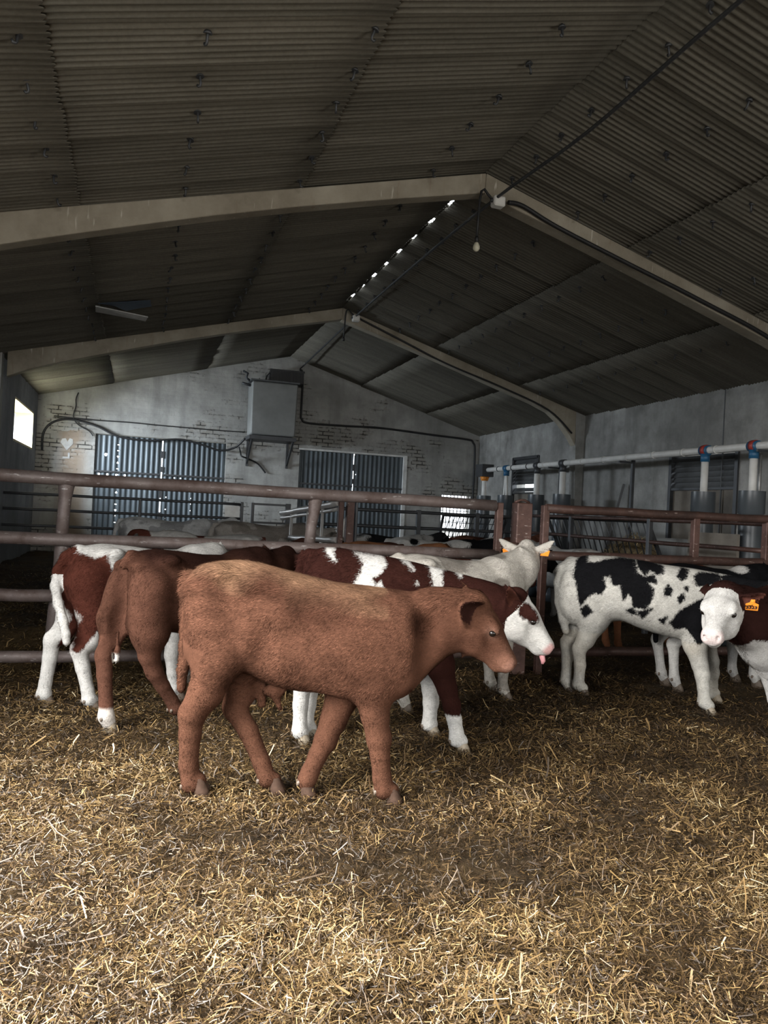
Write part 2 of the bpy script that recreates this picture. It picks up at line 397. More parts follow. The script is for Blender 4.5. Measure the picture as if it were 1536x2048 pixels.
for nm, rows, side in (('ceiling_left', [(-2.5, -0.57, -0.026), (-0.66, 1.30, -0.013), (1.21, 3.10, 0.0)], 'L'),
                       ('ceiling_right', [(3.10, 4.86, 0.0), (4.76, 6.50, -0.013), (6.4, 8.2, -0.026)], 'R')):
    o = link_mesh(nm, roof_rows(rows, side), M['roof']); tag(o, kind='structure'); roofs[nm] = o
    m = o.modifiers.new('thickness', 'SOLIDIFY'); m.thickness = 0.006; m.offset = 1
# ridge capping, with gaps where daylight comes in between the frames
mb = MB()
yy = Y0 - 0.1
while yy < D + 0.3:
    L = 0.62 if not 7.0 < yy < 11.9 else 0.40
    for sx, sl in ((-1, SL), (1, SR)):
        xe = XA + sx * 0.26
        mb.add([(XA, yy, ZA + 0.045), (XA, yy + L, ZA + 0.045), (xe, yy + L, roof_z(xe) + 0.02), (xe, yy, roof_z(xe) + 0.02)], [(0, 1, 2, 3)])
    yy += L + (0 if not 6.8 < yy < 11.7 else 0.17)
o = mb.build('roof_ridge', M['roof']); tag(o, kind='structure'); o.modifiers.new('thickness', 'SOLIDIFY').thickness = 0.012
float_attr(o.data, 'tone', np.full(len(o.data.vertices), 0.8))
# hook bolts, rows of them along each line of sheet fixings
hb = MB(); hb.tube([(0, 0, 0.02), (0, 0, -0.06), (0.006, 0, -0.072), (0.018, 0, -0.074), (0.024, 0, -0.062)], 0.0085, 6); hb.tube([(0, 0, -0.018), (0, 0, 0.0)], [0.028, 0.02], 8)
hook0 = hb.build('roof_hook', M['dark_steel'], roofs['ceiling_left'])
first = True
for nm, cols in (('ceiling_left', (-0.72, 0.25, 1.23, 2.48)), ('ceiling_right', (3.32, 4.06, 4.95, 5.85, 6.75))):
    for cx in cols:
        for j in range(19):
            y = 4.02 + j * SHEET + (0 if cx < 3.1 else 0.03) + RNG.uniform(-0.02, 0.02)
            if abs(y - 7.0) < 0.2 or y > 12.3: continue
            h = hook0 if first else hook0.copy()
            if not first: COL.objects.link(h)
            first = False; h.parent = roofs[nm]
            h.location = (cx + RNG.uniform(-0.015, 0.015), y, roof_z(cx) - 0.012); h.rotation_euler = (RNG.uniform(-.3, .3), RNG.uniform(-.3, .3), RNG.uniform(0, 6.28))

# precast concrete portal frames
def frame_piece(mb, prof_top, prof_bot, y0, y1):
    n = len(prof_top); vs = []
    for (xt, zt), (xb, zb) in zip(prof_top, prof_bot):
        vs += [(xt, y0, zt), (xt, y1, zt), (xb, y0 + 0.015, zb), (xb, y1 - 0.015, zb)]
    fs = []
    for i in range(n - 1):
        a = i * 4; b = a + 4
        fs += [(a, b, b + 2, a + 2), (a + 1, a + 3, b + 3, b + 1), (a + 2, b + 2, b + 3, a + 3), (a, a + 1, b + 1, b)]
    fs += [(0, 2, 3, 1), ((n - 1) * 4, (n - 1) * 4 + 1, (n - 1) * 4 + 3, (n - 1) * 4 + 2)]
    mb.add(vs, fs)
for yf in (-3.6, 1.6, 6.9, 12.4):
    if yf < 6: continue
    w = 0.2
    xsL = [3.1, 2.2, 1.27, 0.5, 0.0, -0.6, -0.95, -1.3, -1.62, -1.9]
    dL = [0.225, 0.205, 0.20, 0.215, 0.235, 0.265, 0.285, 0.31, 0.345, 0.40]
    xsR = [3.1, 4.0, 5.0, 6.0, 6.7, 7.05, 7.3, 7.5, 7.62]
    dR = [0.235, 0.215, 0.21, 0.215, 0.22, 0.25, 0.36, 0.52, 0.66]
    mb = MB()
    for xs, ds in ((xsL, dL), (xsR, dR)):
        frame_piece(mb, [(x, roof_z(x) - 0.035) for x in xs], [(x, roof_z(x) - d) for x, d in zip(xs, ds)], yf, yf + w)
    o = mb.build('trim_2' if yf < 7 else 'trim_3', M['beam']); tag(o, kind='structure')
    bv = o.modifiers.new('edges', 'BEVEL'); bv.width = 0.012; bv.segments = 2
    mb = MB()
    mb.add([(-2.05, yf, -0.2), (-1.97, yf, -0.2), (-1.97, yf + w, -0.2), (-2.05, yf + w, -0.2)] +
           [(-2.05, yf, roof_z(-2.05) - .03), (-1.97, yf, roof_z(-1.9) - .03), (-1.97, yf + w, roof_z(-1.9) - .03), (-2.05, yf + w, roof_z(-2.05) - .03)],
           [(0, 3, 2, 1), (4, 5, 6, 7), (0, 1, 5, 4), (1, 2, 6, 5), (2, 3, 7, 6), (3, 0, 4, 7)])
    mb.add([(7.72, yf, -0.2), (7.85, yf, -0.2), (7.85, yf + w, -0.2), (7.72, yf + w, -0.2)] +
           [(7.60, yf, roof_z(7.6) - .04), (7.85, yf, roof_z(7.8) - .04), (7.85, yf + w, roof_z(7.8) - .04), (7.60, yf + w, roof_z(7.6) - .04)],
           [(0, 3, 2, 1), (4, 5, 6, 7), (0, 1, 5, 4), (1, 2, 6, 5), (2, 3, 7, 6), (3, 0, 4, 7)])
    tag(mb.build('trim_5' if yf < 7 else 'trim_6', M['wall_right']), kind='structure')

# sliding windows, doors
def corrugated(w, h, pitch, amp, holes=(), step=0.02):
    """sheet in x (0..w), z (0..h) with small holes where the fixings have rusted through"""
    nx = int(w / 0.0127); nz = max(2, int(h / step))
    xs = np.linspace(0, w, nx + 1); zs = np.linspace(0, h, nz + 1)
    X, Z = np.meshgrid(xs, zs); Yv = amp * np.clip(1.6 * np.sin(2 * np.pi * X / pitch), -1, 1)
    V = np.stack([X, Yv, Z], -1).reshape(-1, 3)
    i = np.arange(nz)[:, None] * (nx + 1) + np.arange(nx)[None, :]
    keep = np.ones((nz, nx), bool)
    for hx, hz, r in holes:
        cx = (xs[:-1] + xs[1:]) / 2; cz = (zs[:-1] + zs[1:]) / 2
        keep &= ~(((cx[None, :] - hx) ** 2 + (cz[:, None] - hz) ** 2) < r * r)
    Q = np.stack([i, i + 1, i + nx + 2, i + nx + 1], -1)[keep]
    return V, Q
def door(name, hole, split, holes):
    root = empty(name, (hole[0], D, 0)); root['kind'] = 'structure'
    w = hole[1] - hole[0]; h = hole[3]
    for k, (a, b) in enumerate(((0.006, split - 0.014), (split + 0.014, w - 0.006))):
        V, Q = corrugated(b - a, h - 0.032, 0.107, 0.0085, [(x - a, z, r) for x, z, r in holes if a < x < b])
        V = V + np.array([a, 0.055, 0.02])
        o = link_mesh('door_leaf', fast_mesh('door_leaf', V, Q), M['door'], root)
        o.modifiers.new('thickness', 'SOLIDIFY').thickness = 0.003
        fr = MB()
        for x in (a + 0.02, b - 0.02): fr.box((x - 0.02, 0.07, 0.05), (x + 0.02, 0.11, h - 0.05))
        for z in (0.5, 1.0, 1.98, h - 0.07): fr.box((a, 0.068, z - 0.02), (b, 0.105, z + 0.02))
        fr.build('leaf_frame', M['door_frame'], o)
        ov = MB(); ov.box((a, 0.022, 1.93), (b, 0.04, 1.965)); ov.build('cross_bar', M['dark_steel'], o)
    m = MB()
    for z0, z1 in ((0.1, 1.15), (1.45, 1.8), (2.0, 2.12), (2.3, 2.45)): m.box((split - 0.03, 0.03, z0), (split + 0.03, 0.036, z1))
    m.build('cover_strip', M['dark_steel'], root)
    return root
hl = [(0.46, z, 0.016) for z in np.arange(0.75, 2.66, 0.125)] + [(0.10 + 0.17 * i, 1.865, 0.02) for i in range(4)] + [(0.22, 2.28, 0.03)]
hl += [(1.47, z, 0.013) for z in (0.8, 1.0, 1.2, 1.45, 1.7)] + [(1.98, z, 0.013) for z in (0.9, 1.05, 1.2, 1.34, 1.46, 1.6)] + [(1.62, 1.87, 0.015), (1.75, 1.87, 0.013)]
door('door_1', DOOR1, 1.35, hl)
door('door_2', DOOR2, 1.28, [(1.24, 1.9, 0.014), (1.33, 2.2, 0.012), (1.33, 1.2, 0.014)])
mb = MB()
mb.box((DOOR2[1] - 0.01, D - 0.012, 0), (DOOR2[1] + 0.075, D + 0.06, 2.72)); mb.box((DOOR2[0] - 0.02, D - 0.01, 2.70), (DOOR2[1] + 0.07, D + 0.06, 2.735))
tag(mb.build('trim_4', M['white_frame']), kind='structure')
# the low barred opening in the far corner
mb = MB()
for x in np.linspace(GRID[0] + 0.03, GRID[1] - 0.03, 9): mb.bar((x, D + 0.12, GRID[2]), (x, D + 0.12, GRID[3]), 0.018, 0.018)
for z in np.linspace(GRID[2] + 0.2, GRID[3] - 0.12, 5): mb.bar((GRID[0], D + 0.13, z), (GRID[1], D + 0.13, z), 0.016, 0.016)
mb.box((GRID[0] - 0.02, D - 0.01, GRID[2] - 0.05), (GRID[0] + 0.03, D + 0.05, GRID[3])); mb.box((GRID[1] - 0.03, D - 0.01, GRID[2] - 0.05), (GRID[1] + 0.02, D + 0.05, GRID[3]))
tag(mb.build('window_1', M['galv']), kind='structure')
# left window: a thin steel frame deep in its reveal
mb = MB()
for y in (WIN[0], (WIN[0] + WIN[1]) / 2, WIN[1] - 0.03): mb.box((XL - 0.34, y, WIN[2]), (XL - 0.31, y + 0.03, WIN[3]))
for z in (WIN[2], WIN[3] - 0.03): mb.box((XL - 0.34, WIN[0], z), (XL - 0.31, WIN[1], z + 0.03))
tag(mb.build('window_2', M['white_frame']), kind='structure')
mb = MB(); mb.box((XL - 0.33, WIN[1] - 0.02, WIN[2]), (XL + 0.004, WIN[1] + 0.02, WIN[3])); mb.box((XL - 0.33, WIN[0], WIN[3] - 0.015), (XL + 0.004, WIN[1], WIN[3] + 0.02)); mb.box((XL - 0.33, WIN[0], WIN[2] - 0.02), (XL + 0.004, WIN[1], WIN[2] + 0.015))  # lining added to the reveal; its cream colour stands for warm light
tag(mb.build('trim_7', M['warm_lit_cream']), kind='structure')
# right wall windows: dark slatted shutters above a board
def slat_window(nm, W, gap=None):
    root = empty(nm, (XR, W[0], 0)); root['kind'] = 'structure'; L = W[1] - W[0]
    f = MB()
    for y in (-0.03, L - 0.03): f.box((-0.03, y, W[2]), (0.08, y + 0.06, W[3] + 0.03))
    f.box((-0.03, 0, W[3] - 0.02), (0.08, L, W[3] + 0.04)); f.box((-0.02, 0, 1.93), (0.06, L, 1.965))
    f.build('window_frame', M['dark_steel'], root)
    s = MB(); z = 1.97
    while z < W[3] - 0.04:
        if not (gap and gap[0] < z < gap[1]): s.add([(0.01, 0.03, z), (0.01, L - 0.03, z), (0.06, L - 0.03, z + 0.085), (0.06, 0.03, z + 0.085)], [(0, 1, 2, 3)])
        z += 0.078
    o = s.build('shutter', M['slat'], root); o.modifiers.new('thickness', 'SOLIDIFY').thickness = 0.006
    b = MB(); b.box((0.03, 0.02, W[2]), (0.06, L - 0.02, 1.94)); b.build('lower_board', M['wood'], root)
slat_window('window_3', WR1); slat_window('window_4', WR2, (1.98, 2.07))

# ================================================================== FENCES
YF = 6.1
def pipe(root, a, b, r, mat, name='rail', n=12, seg=10):
    a = Vector(a); b = Vector(b); L = (b - a).length; m = MB()
    pts = [a.lerp(b, i / seg) + Vector((0, 0, math.sin(i * 1.9 + L) * 0.003)) for i in range(seg + 1)]
    m.tube(pts, r, n); return m.build(name, mat, root)
def post_box(root, x, y, z0, z1, w, d, mat, name='post'):
    m = MB(); m.box((x - w / 2, y - d / 2, z0), (x + w / 2, y + d / 2, z1)); o = m.build(name, mat, root)
    o.modifiers.new('edges', 'BEVEL').width = 0.006; return o
def flared_post(root, xt, zt, xb, zb, y, r=0.045):
    m = MB()
    m.tube([(xt + 0.012, y, zt), (xt + 0.004, y, zt - 0.05), (xt, y, zt - 0.14), (xt * .5 + xb * .5, y, (zt + zb) / 2), (xb, y, zb)], [0.062, 0.056, r, r * 0.98, r * 1.05], 12)
    return m.build('post', M['rail_grey'], root)
f1 = empty('pen_fence', (0, 0, 0), 0, 'long pipe fence with grey flared posts running behind the calves on the left', 'fence')
pipe(f1, (-2.0, YF, 1.497), (2.98, YF, 1.474), 0.049, M['rail_grey'], n=14)
pipe(f1, (-2.0, YF, 1.045), (3.02, YF, 1.045), 0.047, M['rail_grey'], n=14)
pipe(f1, (-2.0, YF, 0.63), (-0.44, YF, 0.63), 0.046, M['rail_grey'], n=14)
pipe(f1, (-2.0, YF - 0.02, 0.188), (3.05, YF - 0.02, 0.188), 0.043, M['rail_grey'], n=14)
flared_post(f1, -0.505, 1.48, -0.515, 1.0, YF + 0.03); flared_post(f1, -0.515, 1.03, -0.56, 0.05, YF + 0.07, 0.05)
flared_post(f1, 1.375, 1.46, 1.345, 1.0, YF + 0.03); flared_post(f1, 1.345, 1.03, 1.33, -0.05, YF + 0.06)
post_box(f1, 3.02, YF, 0.98, 1.50, 0.06, 0.06, M['post'])
gp = empty('gate_post', (3.26, YF + 0.03, 0), 0.0, 'thick square rust-red steel post between the two fence runs', 'post')
m = MB(); m.box((-0.075, -0.06, -0.1), (0.075, 0.06, 1.51)); o = m.build('post_shaft', M['post'], gp); o.modifiers.new('edges', 'BEVEL').width = 0.008
m = MB(); m.tube([(-0.075, 0, 1.513), (-0.02, 0, 1.535), (0.02, 0, 1.535), (0.07, 0, 1.512)], 0.012, 6); m.build('cap_weld', M['post'], gp)
for z in (1.14, 0.93, 0.45):
    m = MB(); m.tube([(-0.135, -0.04, z), (-0.05, -0.05, z)], 0.022, 8); m.build('hinge_pin', M['rail'], gp)
f2 = empty('pen_gate', (0, 0, 0), 0, 'rust-red barred gate run behind the black and white calf', 'gate')
post_box(f2, 3.475, YF, -0.05, 1.50, 0.062, 0.062, M['post'])
pipe(f2, (3.48, YF, 1.472), (6.2, YF, 1.487), 0.041, M['rail'], n=12)
pipe(f2, (3.48, YF, 1.052), (6.2, YF, 1.056), 0.043, M['rail'], n=12)
pipe(f2, (3.48, YF - 0.02, 0.19), (6.2, YF - 0.02, 0.19), 0.043, M['rail'], n=12)
post_box(f2, 5.10, YF, 1.05, 1.46, 0.07, 0.06, M['post']); post_box(f2, 5.96, YF, 0.0, 1.46, 0.07, 0.07, M['post'])
# fence along the feed passage
f3 = empty('passage_fence', (0, 0, 0), 0, 'thin two-rail pipe fence in front of the hay rack and grey feed tubes', 'fence')
for z in (1.445, 1.165): pipe(f3, (6.2, 6.3, z), (6.2, 11.5, z), 0.026, M['rail'], n=8)
for y in (8.25, 10.1, 11.45): post_box(f3, 6.2, y, 0, 1.46, 0.06, 0.06, M['dark_steel'])
f4 = empty('cross_fence', (0, 0, 0), 0, 'dark two-rail fence crossing in front of the right pair of metal doors', 'fence')
for z in (1.40, 1.15): pipe(f4, (2.45, 11.5, z), (6.15, 11.5, z), 0.026, M['dark_steel'], n=8)
for x in (4.28, 5.3): post_box(f4, x, 11.5, 0, 1.44, 0.07, 0.07, M['dark_steel'])
f5 = empty('far_fence', (0, 0, 0), 0, 'dark thin-rail fence in front of the left pair of metal doors', 'fence')
for z in (1.39, 1.15, 0.9, 0.66): pipe(f5, (-1.95, 13, z), (1.66, 13, z), 0.022, M['dark_steel'], n=8)
post_box(f5, 1.68, 13, 0, 1.43, 0.05, 0.05, M['dark_steel']); post_box(f5, 0.05, 13, 0, 1.40, 0.045, 0.045, M['dark_steel'])
m = MB(); m.box((1.40, 12.99, 1.17), (1.64, 13.005, 1.36)); m.build('board', M['galv'], f5)
f6 = empty('short_hurdle', (0, 0, 0), 0, 'short dark hurdle against the pillar between the metal doors', 'hurdle')
for z in (1.41, 1.10): m = MB(); m.bar((1.86, 13, z), (2.44, 13, z), 0.035, 0.035); m.build('rail', M['dark_steel'], f6)
post_box(f6, 1.86, 13, 0, 1.43, 0.05, 0.05, M['dark_steel']); post_box(f6, 2.46, 13, 0, 1.44, 0.09, 0.06, M['dark_steel'])
f7 = empty('loading_race', (0, 0, 0), 0, 'pale-railed sloping race gate beside the dark double post', 'gate')
pipe(f7, (2.22, 8.62, 1.45), (1.83, 10.1, 1.29), 0.036, M['pale_steel'], n=10); pipe(f7, (2.22, 8.66, 1.375), (1.83, 10.1, 1.225), 0.022, M['pale_steel'], n=8)
pipe(f7, (2.22, 8.62, 1.02), (1.9, 9.8, 0.98), 0.036, M['pale_steel'], n=10)
for t in (0.25, 0.5, 0.8): p = Vector((2.22, 8.62, 0)).lerp(Vector((1.83, 10.1, 0)), t); pipe(f7, (p.x, p.y, 0.0), (p.x, p.y, 1.42 - 0.16 * t), 0.02, M['pale_steel'], 'upright', 8, 2)
post_box(f7, 2.245, 8.6, 0, 1.47, 0.06, 0.06, M['post']); 
dp = empty('double_post', (2.36, 8.62, 0), 0, 'dark heavy steel post standing right of the pale sloping rails', 'post')
post_box(dp, 0, 0, 0, 1.49, 0.09, 0.08, M['post'], 'post_shaft'); post_box(dp, 0.075, 0.02, 0, 1.49, 0.03, 0.08, M['dark_steel'], 'flange')
pk = MB(); pk.tube([(2.95, 11.1, 0), (2.95, 11.1, 1.2), (3.0, 11.1, 1.28)], 0.025, 8); tag(pk.build('bent_stake', M['pale_steel']), 'pale bent stake standing before the right pair of doors', 'stake')

# hay racks: slanting bars in a frame
def hay_rack(label, a, b, lean, zl, zh, nb, mat, cross=0):
    a = Vector(a); b = Vector(b); r = empty('hay_rack', (a.x, a.y, 0), 0, label, 'hay rack')
    d = b - a; t = d.normalized(); lean = Vector(lean)
    fr = MB()
    fr.tube([(0, 0, zl), (d.x, d.y, zl)], 0.02, 8); fr.tube([(lean.x, lean.y, zh), (d.x + lean.x, d.y + lean.y, zh)], 0.02, 8)
    for q in (Vector((0, 0)), Vector((d.x, d.y))): fr.bar((q.x, q.y, 0), (q.x, q.y, zl), 0.05, 0.05); fr.bar((q.x, q.y, zl), (q.x + lean.x, q.y + lean.y, zh), 0.04, 0.04)
    fr.build('frame', mat, r)
    for i in range(nb):
        p = d * ((i + 0.5) / nb); q = p + lean + t * 0.10
        m = MB(); m.tube([(p.x, p.y, zl), (q.x, q.y, zh)], 0.0095, 6); m.build('bar', mat, r)
    for k in range(cross):
        f = (k + 1) / (cross + 1); m = MB(); m.tube([(lean.x * f, lean.y * f, zl + (zh - zl) * f), (d.x + lean.x * f, d.y + lean.y * f, zl + (zh - zl) * f)], 0.008, 6); m.build('cross_bar', mat, r)
    return r
hay_rack('slanted bar hay rack full of straw by the right wall', (6.62, 11.0, 0), (6.62, 8.45, 0), (-0.3, 0, 0), 0.80, 1.42, 18, M['dark_steel'])
hay_rack('meshed hay rack standing in the bright corner opening', (5.3, 13.2, 0), (6.55, 13.2, 0), (0.0, -0.25, 0), 0.75, 1.38, 14, M['dark_steel'], 4)
SPX, SPY, SPZ = [], [], []
def straw_heap(name, label, cx, cy, rx, ry, h, n, base=0.0):
    V = []; Q = []; Cc = []
    for i in range(n):
        a = RNG.uniform(0, 2 * math.pi); q = math.sqrt(RNG.uniform(0, 1)); x = cx + rx * q * math.cos(a); y = cy + ry * q * math.sin(a)
        z = base + h * (1 - q * q) * RNG.uniform(0.85, 1.0); th = RNG.uniform(0, 6.28); L = RNG.uniform(.06, .18); w = .006
        dx, dy, dz = math.cos(th) * L / 2, math.sin(th) * L / 2, RNG.uniform(-.05, .05)
        nx, ny = -math.sin(th) * w, math.cos(th) * w; k = len(V)
        V += [(x - dx - nx, y - dy - ny, z - dz), (x + dx - nx, y + dy - ny, z + dz), (x + dx + nx, y + dy + ny, z + dz + .004), (x - dx + nx, y - dy + ny, z - dz + .004)]
        Q.append((k, k + 1, k + 2, k + 3)); c = np.array([0.52, 0.40, 0.22]) * RNG.uniform(.35, 1.25); Cc += [c] * 4
    # solid heart of the heap
    k = len(V); nr, na = 6, 24
    for i in range(nr + 1):
        for j in range(na):
            q = i / nr; a = 2 * math.pi * j / na; V.append((cx + rx * q * math.cos(a), cy + ry * q * math.sin(a), base + h * (1 - q * q) * 0.93)); Cc.append(np.array([.14, .10, .05]))
    for i in range(nr):
        for j in range(na): Q.append((k + i * na + j, k + i * na + (j + 1) % na, k + (i + 1) * na + (j + 1) % na, k + (i + 1) * na + j))
    me = fast_mesh(name, V, Q); color_attr(me, 'straw', np.array(Cc)); o = link_mesh(name, me, M['straw'])
    return tag(o, label, 'straw', None, 'stuff')
straw_heap('straw_heap', 'loose pale straw heaped inside the slanted bar hay rack', 6.95, 9.6, 0.42, 1.35, 1.24, 2600)
m = MB(); m.box((6.5, 8.2, 0), (6.56, 8.42, 0.4))
m = MB(); m.box((-0.02, -0.42, 0.0), (0.02, 0.42, 1.32)); pb = m.build('plank_board', M['wood']); pb.location = (6.75, 7.75, 0)
tag(pb, 'grey wooden board standing upright at the near end of the hay rack', 'board')

# ================================================================== FEED LINE ALONG THE RIGHT WALL
PX, PZ = 7.0, 2.385
fl = empty('feed_pipe', (PX, 7, 0), 0, 'long white feed pipe running level along the right wall', 'pipe')
m = MB(); m.tube([(0, y, PZ) for y in np.linspace(-5.0, 7.9, 24)], 0.048, 14); m.build('pipe_run', M['pvc'], fl)
for y in np.arange(-0.2, 7.9, 0.62):
    m = MB(); m.tube([(0, y, PZ), (0, y + 0.03, PZ)], 0.054, 14); m.build('joint_ring', M['dark_steel'] if int(y * 10) % 3 == 0 else M['pvc'], fl)
m = MB(); m.box((-0.13, 7.75, PZ - 0.14), (0.13, 8.1, PZ + 0.12)); m.build('drive_box', M['dark_steel'], fl)
FT = [(7.42, 'tall grey feed tube at the right edge with a blue and red tee', 1), (8.25, 'grey feed tube before the nearer slatted window', 1), (11.75, 'grey feed tube right of the gate post with a dark tee', 0),
      (12.65, 'grey feed tube rising behind the thick gate post', 0), (13.9, 'grey feed tube with two thin white drop pipes', 2), (14.9, 'farthest grey feed tube with an orange collar', 3)]
for y, lab, kind in FT:
    t = empty('feed_tube', (PX, y, 0), 0, lab, 'feed tube', 'grey feed tubes under the white pipe')
    m = MB(); m.tube([(0, 0, 0.30), (0, 0, 1.56)], 0.137, 22, False); m.tube([(0, 0, 1.56), (0, 0, 1.58), (0, 0, 1.845)], [0.137, 0.152, 0.152], 22, False); m.tube([(0, 0, 1.845), (0, 0, 1.835), (0, 0, 1.5)], [0.152, 0.143, 0.13], 22, False)
    m.build('hopper_tube', M['tube'], t)
    m = MB(); m.tube([(0, 0, -0.02), (0, 0, 0.02), (0, 0, 0.22), (0, 0, 0.225), (0, 0, 0.1)], [0.30, 0.33, 0.36, 0.33, 0.28], 22); m.build('trough', M['tube'], t)
    if kind == 2:
        for dx in (-0.045, 0.04): m = MB(); m.tube([(0, dx * .3, PZ - 0.06), (0, dx * 1.6, 1.62)], 0.028, 10); m.build('drop_pipe', M['pvc'], t)
    else:
        m = MB(); m.tube([(0, 0, PZ - 0.05), (0, 0, 1.62)], 0.047 if y < 9 else 0.055, 12); m.build('drop_pipe', M['pvc'], t)
    if kind == 3:
        m = MB(); m.tube([(0, 0, 2.16), (0, 0, 2.25)], [0.07, 0.1], 14); m.build('collar', M['orange'], t)
    else:
        m = MB(); m.tube([(0, 0, PZ - 0.15), (0, 0, PZ - 0.045)], 0.058, 14); m.tube([(0, -0.07, PZ), (0, 0.07, PZ)], 0.064, 14); m.build('tee_fitting', M['blue'] if kind else M['dark_steel'], t)
    if kind == 1:
        m = MB(); m.tube([(0, -0.035, PZ + 0.003), (0, 0.035, PZ + 0.003)], 0.07, 14); m.build('clamp', M['red'], t)
    if y < 8:
        m = MB(); m.tube([(0.1, 0.0, PZ - 0.1), (0.1, 0.0, 1.6)], 0.02, 8); m.build('side_pipe', M['galv'], t)
for y, lab in ((10.0, 'thin dark prop holding the white feed pipe between the two slatted windows'), (12.1, 'thin dark prop holding the white feed pipe near the corner'), (7.28, 'thin dark prop beside the tall feed tube at the right edge')):
    b = empty('pipe_prop', (PX + 0.16, y, 0), 0, lab, 'prop')
    m = MB(); m.bar((0, 0, 0), (0, 0, PZ - 0.03), 0.045, 0.045); m.build('upright', M['dark_steel'], b)
    m = MB(); m.bar((0, 0, PZ - 0.065), (-0.25, 0.0, PZ - 0.065), 0.03, 0.03); m.build('arm', M['dark_steel'], b)
m = MB(); m.bar((7.3, 11.2, 0.0), (7.72, 11.0, 2.05), 0.035, 0.035); tag(m.build('leaning_pole', M['dark_steel']), 'dark pole leaning on the right wall beside the concrete column', 'pole')

# ================================================================== GABLE WALL FITTINGS
box = empty('wall_tank', (2.69, D - 0.36, 0), 0, 'grey box tank hung high on the end wall between the doors', 'tank')
m = MB()
lv = [(2.90, .46, .30), (2.93, .475, .31), (3.9, .49, .325), (4.02, .49, .325), (4.03, .45, .29)]
vs = []; fs = []
for z, a, b in lv:
    for sx, sy in ((-1, -1), (1, -1), (1, 1), (-1, 1)): vs.append((sx * a, sy * b, z))
for i in range(len(lv) - 1):
    for k in range(4): fs.append((i * 4 + k, i * 4 + (k + 1) % 4, i * 4 + 4 + (k + 1) % 4, i * 4 + 4 + k))
fs += [(3, 2, 1, 0), tuple(range(len(vs) - 4, len(vs)))]
m.add(vs, fs); o = m.build('tank_body', M['fibreglass'], box); bv = o.modifiers.new('edges', 'BEVEL'); bv.width = 0.03; bv.segments = 3
m = MB(); m.box((-.52, -.35, 4.035), (.52, .34, 4.065)); m.build('lid', M['slat'], box)
m = MB(); m.box((-.50, -.34, 2.80), (.50, .34, 2.88)); m.build('tray', M['dark_steel'], box)
for sx in (-.44, .44):
    m = MB(); m.bar((sx, 0.34, 2.25), (sx, 0.34, 2.8), 0.05, 0.05); m.bar((sx, -0.3, 2.79), (sx, 0.35, 2.3), 0.04, 0.04); m.build('bracket', M['dark_steel'], box)
m = MB(); m.tube([(-.52, -.1, 4.05), (-.6, -.14, 4.10), (-.57, -.1, 4.2), (-.66, -.05, 4.25)], 0.025, 7); m.tube([(-.5, -.1, 3.95), (-.68, -.12, 3.98)], 0.03, 7); m.build('inlet_elbow', M['dark_steel'], box)
cr = empty('black_crate', (2.97, D - 0.33, 4.066), math.radians(-4), 'black plastic crate lying on top of the grey wall tank', 'crate')
m = MB()
for a, b in (((-.36, -.2, 0), (.36, -.19, .27)), ((-.36, .19, 0), (.36, .2, .27)), ((-.36, -.2, 0), (-.35, .2, .27)), ((.35, -.2, 0), (.36, .2, .27)), ((-.36, -.2, 0), (.36, .2, .012))): m.box(a, b)
for x in np.linspace(-.3, .3, 9): m.box((x - .012, -.21, 0.03), (x + .012, -.2, .25))
m.box((-.375, -.212, .24), (.375, -.195, .28)); m.build('crate_body', M['black'], cr)
m = MB(); m.tube([(-.46, -.1, .0), (-.44, -.1, .12), (-.38, -.1, .2), (-.33, -.1, .1), (-.34, -.1, .0)], 0.018, 7); tag(m.build('hose_loop', M['black']), 'black hose loop sticking up beside the crate on the tank', 'hose').location = (2.97, D - .33, 4.066)

def cable(name, pts, r, label, cat='cable', mat='black', dense=6):
    P = [Vector(p) for p in pts]; out = []
    for i in range(len(P) - 1):
        p0, p1, p2, p3 = P[max(i - 1, 0)], P[i], P[i + 1], P[min(i + 2, len(P) - 1)]
        for k in range(dense):
            t = k / dense
            out.append(0.5 * ((2 * p1) + (p2 - p0) * t + (2 * p0 - 5 * p1 + 4 * p2 - p3) * t * t + (3 * p1 - p0 - 3 * p2 + p3) * t ** 3))
    out.append(P[-1]); m = MB(); m.tube(out, r, 7)
    return tag(m.build(name, M[mat]), label, cat)
gy = D - 0.035
cable('power_cable', [(3.32, gy, 4.48), (3.38, gy, 4.43), (3.40, gy, 4.2), (3.40, gy, 3.55), (3.42, gy, 3.38), (3.6, gy, 3.30), (4.5, gy, 3.31), (5.3, gy, 3.33), (6.6, gy, 3.27), (7.45, gy, 3.235), (7.62, gy, 3.17), (7.68, gy, 2.9), (7.68, gy, 1.6)], 0.024,
      'black cable running down and across the right half of the end wall')
cable('hanging_hose', [on_y(84, 900, gy), on_y(86, 868, gy), on_y(100, 848, gy), on_y(125, 839, gy), on_y(155, 841, gy), on_y(195, 853, gy - .02), on_y(240, 874, gy - .04), on_y(300, 881, gy - .04), on_y(360, 879, gy - .05), on_y(405, 890, gy - .08), on_y(440, 901, gy - .1), on_y(470, 895, gy - .15), on_y(490, 877, gy - .3)], 0.022,
      'sagging black hose looping across the left end wall above the doors', 'hose')
cable('loose_wire', [on_y(478, 893, gy - .02), on_y(481, 905, gy - .02), on_y(483, 912, gy - .15), on_y(495, 917, gy - .1), on_y(515, 927, gy), on_y(531, 946, gy)], 0.017, 'loose black wire end dangling below the wall tank')
cable('wall_wire', [on_y(157, 785, gy), on_y(152, 798, gy), on_y(152, 812, gy), on_y(147, 830, gy), on_y(150, 842, gy), on_y(160, 852, gy), on_y(178, 862, gy), on_y(186, 872, gy)], 0.011, 'thin dark wire hanging down the left end wall corner')
